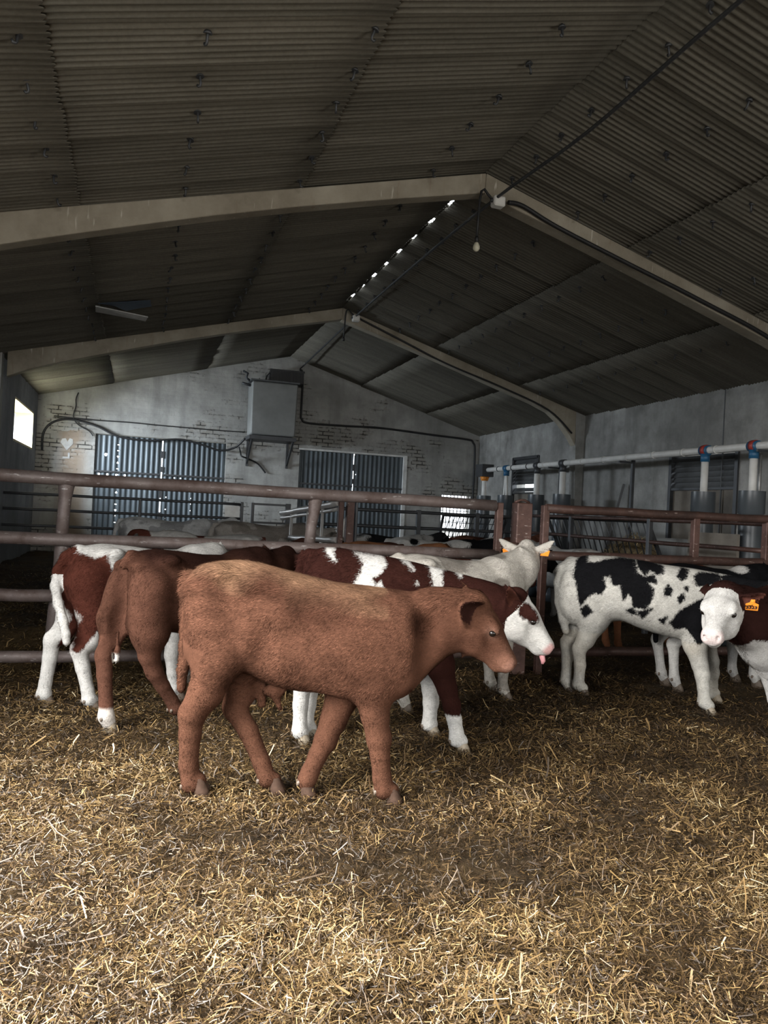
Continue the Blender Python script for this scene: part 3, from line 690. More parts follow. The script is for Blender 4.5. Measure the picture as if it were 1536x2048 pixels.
cable('drooping_twine', [on_y(108, 832, gy), on_y(145, 836, gy), on_y(200, 841, gy), on_y(260, 845, gy), on_y(310, 850, gy), on_y(380, 856, gy), on_y(440, 861, gy), on_y(490, 864, gy)], 0.011, 'thin line of old wire strung over the left pair of doors', 'wire')

def chalk(nm, label, outline, px, py, s):
    c = on_y(px, py, D - 0.004); m = MB(); n = len(outline)
    m.add([(c[0] + x * s, D - 0.006, c[2] + z * s) for x, z in outline] + [(c[0] + x * s, D + 0.002, c[2] + z * s) for x, z in outline], [tuple(range(n)), tuple(range(2 * n - 1, n - 1, -1))] + [(i, (i + 1) % n, n + (i + 1) % n, n + i) for i in range(n)])
    tag(m.build(nm, M['galv']), label, 'chalk mark')
chalk('chalk_mark', 'pale heart-shaped mark on the stained pillar left of the doors', [(0, -1), (.9, .1), (.8, .8), (.35, .95), (.05, .35), (-.2, .9), (-.75, .8), (-.95, .2)], 134, 888, .13)
chalk('chalk_mark', 'pale hook-shaped mark below the heart on the stained pillar', [(-.7, -.6), (.6, -.6), (.6, .6), (.25, .6), (.25, -.25), (-.7, -.25)], 133, 911, .10)

# overhead conduit below the ridge, its boxes and the hanging lamps
cable('overhead_conduit', [(3.32, -2, 4.52), (3.32, 2, 4.50), tuple(on_z(1480, 2, 4.49)), (3.28, 5.4, 4.48), (3.17, 6.86, 4.465), (3.24, 9.5, 4.56), (3.30, 12.3, 4.60), (3.33, 14.5, 4.57), (3.33, D - 0.04, 4.50)], 0.0155, 'dark conduit strung lengthwise just below the roof ridge', 'conduit', 'dark_steel')
for y, z, lab in ((6.82, 4.435, 'white junction box on the nearer concrete frame'), (12.33, 4.565, 'white junction box on the farther concrete frame')):
    jb = empty('junction_box', (3.2 if y < 8 else 3.31, y, z), 0, lab, 'junction box', 'junction boxes under the ridge')
    m = MB(); m.box((-.06, -.05, -.05), (.06, .05, .05)); o = m.build('housing', M['pvc'], jb); o.modifiers.new('edges', 'BEVEL').width = 0.012
    for dx in (-.075, .075): m = MB(); m.tube([(dx * .7, 0, 0), (dx, 0, .015)], .018, 8); m.build('gland', M['dark_steel'], jb)
lamp = empty('hanging_bulb', (3.01, 6.8, 4.47), 0, 'milky light bulb hanging on a black cord under the nearer frame', 'light bulb')
def lamp_cord(root, bulb):
    m = MB(); m.tube([(.14, .02, -.03), (.08, .02, .02), (.03, 0, .055), (.0, 0, .03), (-.012, 0, -.05), (-.02, 0, -.22), (-.025, 0, -.42)], 0.0125, 8); m.build('cord', M['black'], root)
    m = MB(); m.tube([(-.025, 0, -.41), (-.025, 0, -.425), (-.025, 0, -.47)], [0.014, 0.02, 0.02], 10); m.build('socket', M['black'], root)
    if bulb: m = MB(); m.tube([(-.025, 0, -.465), (-.025, 0, -.48), (-.025, 0, -.505), (-.025, 0, -.53), (-.025, 0, -.548), (-.025, 0, -.556)], [.015, .022, .033, .033, .022, .006], 14); m.build('bulb', M['bulb'], root)
lamp_cord(lamp, True)
l2 = empty('pendant_lamp', (3.13, 12.28, 4.63), 0, 'black pendant lamp without a bulb hanging under the farther frame', 'lamp'); lamp_cord(l2, False)
cable('beam_cable', [(3.33, 6.86, 4.47), (3.5, 6.88, 4.47), (3.9, 6.89, 4.33), (4.7, 6.89, 4.10), (5.7, 6.89, 3.82), (6.7, 6.89, 3.50), (7.2, 6.89, 3.1)], 0.022, 'black cable along the right arm of the nearer concrete frame')
cable('beam_cable', [(3.4, 12.38, 4.58), (4.2, 12.38, 4.29), (5.0, 12.38, 4.0), (6.0, 12.38, 3.72), (7.0, 12.38, 3.39), (7.52, 12.38, 3.0)], 0.016, 'thin cable along the right arm of the farther concrete frame')

# the broken roof sheet on the left slope
def on_roof(px, py, below=0.02):
    d = ray(px, py); n = np.array([-SL, 0, 1]); t = np.dot(np.array([XA, 0, ZA - below]) - CAM, n) / np.dot(d, n); return CAM + d * t
pts = [on_roof(196, 607, .075), on_roof(301, 601, .075), on_roof(303, 613, .075), on_roof(282, 616, .075), on_roof(252, 622, .075), on_roof(228, 612, .075)]
m = MB(); m.add(pts, [tuple(range(6))]); o = m.build('patched_hole', M['tarp']); o.modifiers.new('thickness', 'SOLIDIFY').thickness = 0.004
tag(o, 'dark blue patch over the hole in the left roof slope', 'roof patch')
a, b, c, e = on_roof(191, 611, .08), on_roof(191, 622, .085), on_roof(291, 641, .22), on_roof(296, 633, .20)
m = MB(); m.add([a, b, c, e], [(0, 1, 2, 3)]); o = m.build('broken_sheet', M['old_sheet']); s = o.modifiers.new('thickness', 'SOLIDIFY'); s.thickness = 0.012
tag(o, 'pale broken strip of roof sheet hanging from the left slope', 'roof sheet')

# ================================================================== CALVES
def smin(a, b, k):
    h = np.clip(0.5 + 0.5 * (b - a) / k, 0, 1); return b + (a - b) * h - k * h * (1 - h)
def smooth1(a, n=3):
    for _ in range(n):
        p = np.pad(a, 1, mode='edge'); a = 0.25 * p[:-2] + 0.5 * p[1:-1] + 0.25 * p[2:]
    return a
def surface_nets(Dv, org, h):
    s = Dv < 0; nx, ny, nz = Dv.shape
    cnt = np.zeros((nx - 1, ny - 1, nz - 1), np.int8)
    for i in (0, 1):
        for j in (0, 1):
            for k in (0, 1): cnt += s[i:nx - 1 + i, j:ny - 1 + j, k:nz - 1 + k]
    act = (cnt > 0) & (cnt < 8); idx = np.full(act.shape, -1, np.int32); ijk = np.argwhere(act); idx[act] = np.arange(len(ijk))
    acc = np.zeros((len(ijk), 3)); w = np.zeros(len(ijk)); I, J, K = ijk.T
    for ax in range(3):
        o1, o2 = [b for b in range(3) if b != ax]
        for u in (0, 1):
            for v in (0, 1):
                a = [0, 0, 0]; a[o1] = u; a[o2] = v; b = list(a); b[ax] = 1
                da = Dv[I + a[0], J + a[1], K + a[2]]; db = Dv[I + b[0], J + b[1], K + b[2]]
                m = (da < 0) != (db < 0); t = np.where(m, da / np.where(m, da - db, 1), 0)
                P = np.zeros((len(ijk), 3)); P[:, o1] = u; P[:, o2] = v; P[:, ax] = t
                acc += P * m[:, None]; w += m
    V = (ijk + acc / w[:, None]) * h + org
    F = []
    for ax in range(3):
        o1, o2 = (ax + 1) % 3, (ax + 2) % 3
        lo = [slice(None)] * 3; hi = [slice(None)] * 3; lo[ax] = slice(0, -1); hi[ax] = slice(1, None)
        a = s[tuple(lo)]; b = s[tuple(hi)]; E = np.argwhere(a != b)
        E = E[(E[:, o1] > 0) & (E[:, o2] > 0) & (E[:, o1] < Dv.shape[o1] - 1) & (E[:, o2] < Dv.shape[o2] - 1)]
        def c(d1, d2):
            q = E.copy(); q[:, o1] -= d1; q[:, o2] -= d2; return idx[q[:, 0], q[:, 1], q[:, 2]]
        quad = np.stack([c(1, 1), c(0, 1), c(0, 0), c(1, 0)], -1)
        inside = a[E[:, 0], E[:, 1], E[:, 2]]; quad[~inside] = quad[~inside][:, ::-1]
        F.append(quad)
    F = np.concatenate(F); return V, F[(F >= 0).all(1)]
def seg_dist(P, a, b, ra, rb):
    ab = b - a; L2 = max(1e-9, float(ab @ ab))
    x, y, z = P; t = np.clip(((x - a[0]) * ab[0] + (y - a[1]) * ab[1] + (z - a[2]) * ab[2]) / L2, 0, 1)
    return np.sqrt((x - a[0] - t * ab[0]) ** 2 + (y - a[1] - t * ab[1]) ** 2 + (z - a[2] - t * ab[2]) ** 2) - (ra + (rb - ra) * t)
def ell(P, c, r, R=None):
    x, y, z = P[0] - c[0], P[1] - c[1], P[2] - c[2]
    if R is not None: x, y, z = (R[0][0] * x + R[0][1] * y + R[0][2] * z, R[1][0] * x + R[1][1] * y + R[1][2] * z, R[2][0] * x + R[2][1] * y + R[2][2] * z)
    return (np.sqrt((x / r[0]) ** 2 + (y / r[1]) ** 2 + (z / r[2]) ** 2) - 1) * min(r)
def poly_sd(px, py, poly):
    """signed distance to a polygon, positive inside"""
    poly = np.asarray(poly, float); n = len(poly); d = np.full(px.shape, 1e9); ins = np.zeros(px.shape, bool)
    for i in range(n):
        a = poly[i]; b = poly[(i + 1) % n]; e = b - a; L = e @ e + 1e-12
        t = np.clip(((px - a[0]) * e[0] + (py - a[1]) * e[1]) / L, 0, 1)
        d = np.minimum(d, (px - a[0] - t * e[0]) ** 2 + (py - a[1] - t * e[1]) ** 2)
        cr = ((a[1] > py) != (b[1] > py)) & (px < (b[0] - a[0]) * (py - a[1]) / (b[1] - a[1] + 1e-12) + a[0]); ins ^= cr
    return np.where(ins, 1, -1) * np.sqrt(d)

HEAD = np.array([  # t, top, bottom, half width
    (-.06, .045, -.07, .060), (-.02, .090, -.115, .086), (.04, .114, -.150, .102), (.10, .118, -.160, .106), (.16, .104, -.150, .095),
    (.22, .082, -.124, .075), (.28, .064, -.096, .060), (.32, .054, -.080, .057), (.355, .045, -.066, .053), (.375, .032, -.050, .044)])
def unit(v): v = np.asarray(v, float); return v / np.linalg.norm(v)

class Calf:
    def __init__(s, base, heading, h=0.009, size=1.0):
        s.base = np.array([base[0], base[1], 0.0]); s.hd = math.radians(heading); s.h = h; s.size = size
        s.f = np.array([math.cos(s.hd), math.sin(s.hd), 0]); s.l = np.array([-math.sin(s.hd), math.cos(s.hd), 0])
        s.prims = []; s.subs = []; s.legs = []; s.tailpts = None
        s.lo = np.array([9., 9, 9]); s.hi = -s.lo
    def loc(s, w):
        d = np.asarray(w, float) - s.base; return np.array([d @ s.f, d @ s.l, d[2]])
    def P(s, px, py, yo=0.0):
        d = ray(px, py); t = (yo - (CAM - s.base) @ s.l) / (d @ s.l); return s.loc(CAM + d * t)
    def G(s, px, py):
        p = s.loc(on_z(px, py, 0.0)); return p
    def ground(s, x, y):
        w = s.base + s.f * x + s.l * y; return float(floor_h(w[0], w[1]))
    def prim(s, fn, lo, hi, k):
        lo = np.asarray(lo, float); hi = np.asarray(hi, float); s.prims.append((fn, lo, hi, k)); s.lo = np.minimum(s.lo, lo); s.hi = np.maximum(s.hi, hi)
    def cone(s, a, b, ra, rb, k):
        a = np.asarray(a, float); b = np.asarray(b, float); m = max(ra, rb)
        s.prim(lambda P, a=a, b=b, ra=ra, rb=rb: seg_dist(P, a, b, ra, rb), np.minimum(a, b) - m, np.maximum(a, b) + m, k)
    def ball(s, c, r, k, R=None):
        c = np.asarray(c, float); m = max(r); s.prim(lambda P, c=c, r=r, R=R: ell(P, c, r, R), c - m, c + m, k)
    def torso(s, top, bot, hw, egg=0.14, rc=0.11, rcf=0.06):
        """top, bot: (x, z) outlines; hw: (x, half width)"""
        top = np.array(sorted(map(tuple, top))); bot = np.array(sorted(map(tuple, bot))); hw = np.array(sorted(map(tuple, hw)))
        x0 = min(top[0, 0], bot[0, 0]); x1 = max(top[-1, 0], bot[-1, 0]); xs = np.linspace(x0, x1, 90)
        T = smooth1(np.interp(xs, top[:, 0], top[:, 1]), 6); B = smooth1(np.interp(xs, bot[:, 0], bot[:, 1]), 8); W = smooth1(np.interp(xs, hw[:, 0], hw[:, 1]), 10)
        q = np.clip((xs - x0) / rc, 0, 1); e = np.sqrt(1 - (1 - q) ** 2); q2 = np.clip((x1 - xs) / rcf, 0, 1); e2 = np.sqrt(1 - (1 - q2) ** 2)
        ee = np.maximum(e * e2, 0.03); W = W * ee; C = (T + B) / 2; H = (T - B) / 2 * (0.45 + 0.55 * ee)
        s.tx = (xs, T, B, W)
        def fn(P):
            x, y, z = P; c = np.interp(x, xs, C); hh = np.interp(x, xs, H); w = np.interp(x, xs, W)
            zz = (z - c) / hh; wf = np.clip(1 - egg * np.clip(zz, -1.4, 1.4), 0.5, 1.5)
            d = ((np.abs(y / (w * wf)) ** 2.25 + np.abs(zz) ** 2.25) ** (1 / 2.25) - 1) * np.minimum(w, hh) * 0.95
            return np.maximum(d, np.maximum(x0 - x, x - x1))
        m = W.max() * 1.2
        s.prim(fn, (x0 - .02, -m, B.min() - .03), (x1 + .02, m, T.max() + .03), 0.01)
    def leg(s, pts, side, pale=False, hind=None):
        """pts: (x, y, z, r) in local coordinates from hip or shoulder to pastern; the last one stands on the ground"""
        pts = [np.array(p, float) for p in pts]; gz = s.ground(pts[-1][0], pts[-1][1])
        pts[-1][2] = gz + 0.062
        for a, b in zip(pts[:-1], pts[1:]): s.cone(a[:3], b[:3], a[3], b[3], 0.3 * max(a[3], b[3]))
        if hind is None: hind = pts[0][0] < -.15
        ht = max(.4, pts[0][2]) / .82
        if hind and len(pts) >= 7:
            t1, hk, cn = pts[1], pts[3], pts[4]; back = unit(np.array([-(hk[2] - cn[2]) - .01, 0, (hk[0] - cn[0])]) + np.array([-.02, 0, .0])); up = unit(hk[:3] - cn[:3])
            q = hk[:3] + back * .026 + up * .030; s.cone(t1[:3] + np.array([-.055, 0, -.02]), q, .034, .017, .02); s.cone(q, hk[:3] + back * .014, .024, .026, .012)
            s.cone(hk[:3] + back * .016, pts[-2][:3] + np.array([-.012, 0, .02]), .020, .019, .008)
        elif not hind and len(pts) >= 7:
            kn, fl = pts[3], pts[-2]; s.ball(kn[:3] + np.array([.008, 0, .0]), (kn[3] * .98, kn[3] * .93, kn[3] * 1.25), .012)
            s.cone(kn[:3] + np.array([-.020, 0, -.04]), fl[:3] + np.array([-.014, 0, .02]), .019, .019, .008)
            s.cone(pts[1][:3] + np.array([-.05, 0, .02]), kn[:3] + np.array([-.016, 0, .05]), .04, .018, .02)
        s.legs.append((pts, gz, pale))
    def leg_px(s, pts, y0, pale=False):
        """pts: (px, py, r); the last is where the hoof meets the ground"""
        g = s.G(pts[-1][0], pts[-1][1]); n = len(pts) - 1; out = []
        for i, (px, py, r) in enumerate(pts[:-1]):
            u = min(1.0, (i / max(1, n - 1)) ** 0.8); yo = y0 + (g[1] - y0) * u; p = s.P(px, py, yo); out.append((p[0], p[1], p[2], r))
        out.append((g[0], g[1], 0.06, pts[-1][2])); s.leg(out, 0, pale)
    def tail(s, pts, r0=0.03, r1=0.016, k=0.02):
        P = [np.asarray(p, float) for p in pts]; n = len(P) - 1; s.tailpts = (P, r0, r1)
        for i in range(n):
            s.cone(P[i], P[i + 1], r0 + (r1 - r0) * i / n, r0 + (r1 - r0) * (i + 1) / n, k if i else 0.05)
    def head(s, poll, nose, up=(0, 0, 1), size=1.0, ears=None, roll=0.0):
        """poll: centre of the skull behind the brow; nose: tip of the muzzle (both local)"""
        poll = np.asarray(poll, float); f = unit(np.asarray(nose, float) - poll); l = unit(np.cross(up, f)); u = np.cross(f, l)
        if roll: l, u = l * math.cos(roll) + u * math.sin(roll), u * math.cos(roll) - l * math.sin(roll)
        R = np.array([f, l, u]); k = size; s.hR = R; s.hP = poll; s.hk = k
        def tl(P):
            x, y, z = P[0] - poll[0], P[1] - poll[1], P[2] - poll[2]
            return [(R[i][0] * x + R[i][1] * y + R[i][2] * z) / k for i in range(3)]
        s.tohead = tl
        Hs = HEAD; xs = np.linspace(-.06, .375, 60); T = smooth1(np.interp(xs, Hs[:, 0], Hs[:, 1]), 2); B = smooth1(np.interp(xs, Hs[:, 0], Hs[:, 2]), 2); W = smooth1(np.interp(xs, Hs[:, 0], Hs[:, 3]), 2)
        def fn(P):
            t, y, z = tl(P); tc = np.clip(t, -.06, .375); c = np.interp(tc, xs, (T + B) / 2); hh = np.interp(tc, xs, (T - B) / 2); w = np.interp(tc, xs, W)
            zz = np.clip((z - c) / hh, -1.5, 1.5); ww = w * (1 + 0.05 * zz - 0.10 * zz * zz)
            d = ((np.abs(y / ww) ** 2.4 + np.abs((z - c) / hh) ** 2.4) ** (1 / 2.4) - 1) * np.minimum(w, hh) * 0.95
            ex = np.maximum(np.maximum(-.06 - t, t - .375), 0); d = np.where(ex > 0, np.sqrt(np.maximum(d, 0) ** 2 + ex ** 2), d)
            return d * k
        s.headfn = fn
        c = poll + f * .165 * k; m = .30 * k; s.prim(fn, c - m, c + m, 0.05)
        W_ = lambda t, y, z: poll + R.T @ (np.array([t, y, z]) * k)
        s.W_ = W_
        for sg in (-1, 1):
            s.ball(W_(.10, sg * .060, -.075), (.085 * k, .042 * k, .072 * k), .03, R)
            s.ball(W_(.125, sg * .078, .066), (.05 * k, .027 * k, .030 * k), .02, R)
            s.ball(W_(.342, sg * .034, -.004), (.034 * k, .026 * k, .032 * k), .02, R)
        s.ball(W_(-.005, 0, .092), (.06 * k, .055 * k, .045 * k), .03, R)
        s.ball(W_(.332, 0, -.014), (.047 * k, .060 * k, .046 * k), .03, R)
        s.ball(W_(.302, 0, -.078), (.050 * k, .040 * k, .022 * k), .012, R)
        for sg in (-1, 1):
            s.subs.append((W_(.379, sg * .036, .004), (.020 * k, .0105 * k, .016 * k), R))
            s.subs.append((W_(.154, sg * .111, .036), (.034 * k, .020 * k, .017 * k), R))
            s.ball(W_(.150, sg * .091, .058), (.034 * k, .012 * k, .009 * k), .012, R); s.ball(W_(.150, sg * .092, .016), (.030 * k, .010 * k, .008 * k), .012, R)
            s.subs.append((W_(.332, sg * .056, -.054), (.05 * k, .016 * k, .006 * k), R)); s.subs.append((W_(.25, sg * .085, .0), (.08 * k, .02 * k, .03 * k), R, .03))
        s.ears = []
        E = ears or {}
        for sg in (-1, 1):
            a = unit(R.T @ np.array(E.get('dir%d' % sg, (-.28, sg, .02)))); nn = R.T @ np.array(E.get('nrm%d' % sg, (.75, sg * .25, -.55)))
            nn = unit(nn - a * (nn @ a)); ww = np.cross(nn, a); o = W_(*E.get('org', (.0, .078, .052))[:1], sg * E.get('org', (.0, .078, .052))[1], E.get('org', (.0, .078, .052))[2]); L = E.get('L', .175) * k; Wm = E.get('W', .046) * k
            def efn(P, o=o, a=a, nn=nn, ww=ww, L=L, Wm=Wm):
                x, y, z = P[0] - o[0], P[1] - o[1], P[2] - o[2]
                sA = x * a[0] + y * a[1] + z * a[2]; v = x * ww[0] + y * ww[1] + z * ww[2]; q = x * nn[0] + y * nn[1] + z * nn[2]
                u = np.clip(sA / L, 0.001, 0.999); Wd = Wm * (np.sin(np.pi * u ** 0.8) ** 0.75 * 0.8 + 0.26 * (1 - u)) + .002
                cq = .046 * (v / Wm) ** 2 - .018
                d = np.maximum(np.abs(v) - Wd, np.abs(q - cq) - .0105); return np.maximum(d, np.maximum(sA - L, -.03 - sA)) * 0.9
            c = o + a * L / 2; m = L / 2 + .05; s.prim(efn, c - m, c + m, .012); s.ears.append((o, a, nn, ww, L, Wm, sg))
    def neck(s, pts, k=0.08):
        """pts: (x, y, z, r, dz): crest and throat chains"""
        for a, b in zip(pts[:-1], pts[1:]):
            for q in (1, 0, -1):
                A = np.array(a[:3]) + (0, 0, q * a[4]); B = np.array(b[:3]) + (0, 0, q * b[4]); s.cone(A, B, a[3], b[3], k)
    # ----------------------------------------------------------------
    def build(s, label, coat, cat='calf', group='calves in the front pen', details=True, name='calf', tags=()):
        h = s.h; lo = s.lo - 3 * h; n = np.ceil((s.hi + 3 * h - lo) / h).astype(int) + 1
        Dv = np.full(n, 0.5, np.float32); ax = [lo[i] + h * np.arange(n[i]) for i in range(3)]
        for fn, a, b, k in s.prims:
            mg = k + 2.5 * h; i0 = np.maximum(((a - mg - lo) / h).astype(int), 0); i1 = np.minimum(((b + mg - lo) / h).astype(int) + 2, n)
            sl = tuple(slice(i0[q], i1[q]) for q in range(3)); Pg = (ax[0][sl[0]][:, None, None], ax[1][sl[1]][None, :, None], ax[2][sl[2]][None, None, :])
            Dv[sl] = smin(Dv[sl], np.broadcast_to(fn(Pg), Dv[sl].shape), k)
        for c, r, R, *kk in s.subs:
            kk = kk[0] if kk else .006; m = max(r) + 3 * h + kk; i0 = np.maximum(((c - m - lo) / h).astype(int), 0); i1 = np.minimum(((c + m - lo) / h).astype(int) + 2, n)
            sl = tuple(slice(i0[q], i1[q]) for q in range(3)); Pg = (ax[0][sl[0]][:, None, None], ax[1][sl[1]][None, :, None], ax[2][sl[2]][None, None, :])
            Dv[sl] = -smin(-Dv[sl], ell(Pg, c, r, R), kk)
        V, Q = surface_nets(Dv, lo, h)
        # keep the main body (drop stray islands), relax a little
        for _ in range(2):
            acc = np.zeros_like(V); cn = np.zeros(len(V))
            for a_, b_ in ((0, 1), (1, 2), (2, 3), (3, 0)):
                np.add.at(acc, Q[:, a_], V[Q[:, b_]]); np.add.at(cn, Q[:, a_], 1); np.add.at(acc, Q[:, b_], V[Q[:, a_]]); np.add.at(cn, Q[:, b_], 1)
            V = V * 0.6 + 0.4 * acc / np.maximum(cn, 1)[:, None]
        root = empty(name, tuple(s.base), s.hd, label, cat, group)
        L_, D_, p = s.paint(V, coat)
        nf = coat.get('hairs', 45000) if details else 0
        if nf: V, Q, T, L_, D_, p, NV = s.fur(V, Q, L_, D_, p, nf, coat)
        else: T = None
        me = fast_mesh('body', V, Q, T, smooth=True)
        if nf: me.normals_split_custom_set_from_vertices(NV)
        color_attr(me, 'coat_light', L_); color_attr(me, 'coat_dark', D_); float_attr(me, 'patch', p)
        s.body = link_mesh('body', me, M['coat'], root); s.root = root
        if details:
            for sg in (-1, 1):
                c = s.W_(.156, sg * .0830, .037); bm = bmesh.new(); bmesh.ops.create_uvsphere(bm, u_segments=14, v_segments=10, radius=.0195 * s.hk)
                mm = bpy.data.meshes.new('eye'); bm.to_mesh(mm); bm.free(); mm.polygons.foreach_set('use_smooth', np.ones(len(mm.polygons), bool))
                link_mesh('eye', mm, M['eye'], root).location = c
            for pts, gz, pale in s.legs:
                a, b = pts[-2], pts[-1]; m = MB(); N = 28; vs = []; fs = []
                hm = M[coat.get('hoof', 'hoof_pale' if pale else 'hoof')]
                for z, cx, rx, ry, nt in ((.078, -.006, .027, .034, .0), (.052, .004, .032, .041, .30), (.022, .014, .039, .046, .55), (-.008, .021, .044, .048, .62)):
                    for i in range(N):
                        t = 2 * math.pi * i / N; tt = abs(math.atan2(math.sin(t), math.cos(t))); cut = nt * math.exp(-(tt / .26) ** 2) + .25 * nt * math.exp(-((math.pi - tt) / .3) ** 2)
                        q = (1 - cut) * (1.15 if math.cos(t) > 0 else 1); vs.append((cx + rx * math.cos(t) * q, ry * math.sin(t) * (1 + .12 * max(0, math.cos(t))), z))
                for r_ in range(3):
                    for i in range(N): fs.append((r_ * N + i, r_ * N + (i + 1) % N, (r_ + 1) * N + (i + 1) % N, (r_ + 1) * N + i))
                fs.append(tuple(range(N))); fs.append(tuple(reversed(range(3 * N, 4 * N)))); m.add(vs, fs, True)
                o = m.build('hoof', hm, root); o.location = (b[0], b[1], gz)
                for sy in (-1, 1):
                    m = MB(); m.tube([(a[0] - .026, a[1] + sy * .016, a[2] + .004), (a[0] - .042, a[1] + sy * .018, a[2] - .010), (a[0] - .046, a[1] + sy * .018, a[2] - .022)], [.011, .011, .005], 7); m.build('dewclaw', M['hoof'], root)
            for ei, txt in tags:
                s.ear_tag(ei, txt)
        return root
    def fur(s, V, Q, L_, D_, p, nf, coat):
        """short hairs lying along the body, grown from the skin as part of the same mesh"""
        N = np.zeros_like(V); n = np.cross(V[Q[:, 2]] - V[Q[:, 0]], V[Q[:, 3]] - V[Q[:, 1]])
        for c in range(4): np.add.at(N, Q[:, c], n)
        N /= np.linalg.norm(N, axis=1)[:, None] + 1e-12
        i = RNG.integers(0, len(V), nf); R = V[i] + RNG.normal(0, s.h * .45, (nf, 3)); nn = N[i]; R -= nn * ((R - V[i]) * nn).sum(1)[:, None]
        t, hy, hz = s.tohead(V[i].T); hd = (np.abs(hy) < .2) & (t > -.02) & (t < .42) & (np.abs(hz) < .2)
        comb = np.tile(np.array([-1.0, 0, -.45]), (nf, 1)); comb[hd] = -s.hR[0] + s.hR[2] * .1
        low = V[i][:, 2] < .5; comb[low] = (-.25, 0, -1)
        comb += 0.7 * np.stack([vnoise(R[:, 0] * 9 + k * 11, R[:, 2] * 9 + R[:, 1] * 7, 30 + k) - .5 for k in range(3)], 1) * np.where(hd, .6, 1.6)[:, None] + RNG.normal(0, .22, (nf, 3))
        comb -= nn * (comb * nn).sum(1)[:, None]; comb /= np.linalg.norm(comb, axis=1)[:, None] + 1e-9
        z = V[i][:, 2]; shag = coat.get('shag', 1.0); Lh = np.where(hd, .009, np.where(low, .007, .015 + .010 * np.clip((z - .85) / .15, 0, 1) * shag)) * RNG.uniform(.6, 1.4, nf)
        lift = RNG.uniform(.10, .38, nf); dr = comb + nn * lift[:, None]; w = np.cross(comb, nn) * (RNG.uniform(.0009, .0021, nf) * np.where(hd, .7, 1))[:, None]
        ear = np.zeros(nf, bool)
        for (o, a, en, ww, L, Wm, sg) in s.ears: ear |= (((V[i] - o) @ a) > .01) & (((V[i] - o) @ a) < L + .03) & (np.abs((V[i] - o) @ en) < .06)
        mz = hd & (t > .33); Lh = np.where(ear | mz, .004, Lh)
        R = R - nn * .001; tip = R + dr * Lh[:, None] - np.array([0, 0, .15]) * Lh[:, None]
        HV = np.stack([R - w, R + w, tip], 1).reshape(-1, 3); b = len(V) + np.arange(nf)[:, None] * 3; T = b + np.array([0, 1, 2])
        g = RNG.uniform(.5, 1.5, nf) * (.7 + .6 * vnoise(R[:, 0] * 14, R[:, 2] * 22 + R[:, 1] * 9, 40)); g = np.repeat(g, 3)[:, None]
        ii = np.repeat(i, 3); nh = np.repeat(nn + comb * .25 + RNG.normal(0, .2, (nf, 3)), 3, 0); nh /= np.linalg.norm(nh, axis=1)[:, None]
        return (np.concatenate([V, HV]), Q, T, np.concatenate([L_, np.clip(L_[ii] * g, 0, .9)]), np.concatenate([D_, np.clip(D_[ii] * g, 0, .9)]), np.concatenate([p, p[ii]]), np.concatenate([N, nh]))
    def ear_tag(s, ei, txt):
        o, a, nn, ww, L, Wm, sg = s.ears[ei]; c = o + a * L * .52 + nn * .012 + np.array([0, 0, -.012])
        X = unit(np.cross((0, 0, 1), nn)); Zx = unit(np.cross(nn, X)); Mx = Matrix((X, Zx, nn)).transposed().to_4x4(); Mx.translation = Vector(c)
        m = MB(); out = [(-.010, .012), (-.014, -.012), (-.034, -.022), (-.036, -.068), (.036, -.068), (.034, -.022), (.014, -.012), (.010, .012)]
        n = len(out); m.add([(x, y, .0) for x, y in out] + [(x, y, .004) for x, y in out], [tuple(range(n)), tuple(range(2 * n - 1, n - 1, -1))] + [(i, (i + 1) % n, n + (i + 1) % n, n + i) for i in range(n)])
        m.tube([(0, 0, .0), (0, 0, .008)], .008, 8)
        t = m.build('ear_tag', M['tagmat'], s.root); t.matrix_local = Mx; t['label'] = 'orange plastic ear tag'
        if txt:
            cu = bpy.data.curves.new('tag_number', 'FONT'); cu.body = txt; cu.size = .030; cu.align_x = 'CENTER'; cu.align_y = 'CENTER'; cu.extrude = .0006; cu.offset = .0012
            q = bpy.data.objects.new('tag_number', cu); COL.objects.link(q); cu.materials.append(M['black']); bpy.context.view_layer.update(); mm = bpy.data.meshes.new_from_object(q.evaluated_get(bpy.context.evaluated_depsgraph_get())); bpy.data.objects.remove(q)
            q = link_mesh('tag_number', mm, None, t); q.location = (0, -.046, .0048)
    def paint(s, V, coat):
        n = len(V); P = V.T; lt = np.array(coat['light'], float); dk = np.array(coat['dark'], float)
        L_ = np.tile(lt, (n, 1)); D_ = np.tile(dk, (n, 1)); base = coat.get('base', 'L'); best = np.full(n, -1.0)
        for poly, yo in coat.get('polys', ()):
            pl = [s.P(x, y, yo)[[0, 2]] for x, y in poly]; best = np.maximum(best, poly_sd(P[0], P[2], pl))
        for poly in coat.get('xz', ()): best = np.maximum(best, poly_sd(P[0], P[2], poly))
        for c, r in coat.get('blobs', ()): best = np.maximum(best, -ell(P, c, r))
        best = best + coat.get('grow', 0.0)
        p = np.clip(best if base == 'L' else -best, -.3, .3)
        sp = coat.get('spots')
        if sp:   # irregular piebald blotches
            q = vnoise(P[0] * sp[0] + sp[2] + P[1] * 1.3, P[2] * sp[0] * 0.9 + P[1] * sp[0] * 0.8, int(sp[2] * 10)) * .7 + vnoise(P[0] * sp[0] * 2.3, P[2] * sp[0] * 2.3 + P[1] * 3, 5 + int(sp[2] * 10)) * .3
            p = np.clip((q - sp[1]) * 0.35, -.3, .3)
        t, hy, hz = s.tohead(P)
        headw = s.headfn(P) < .022
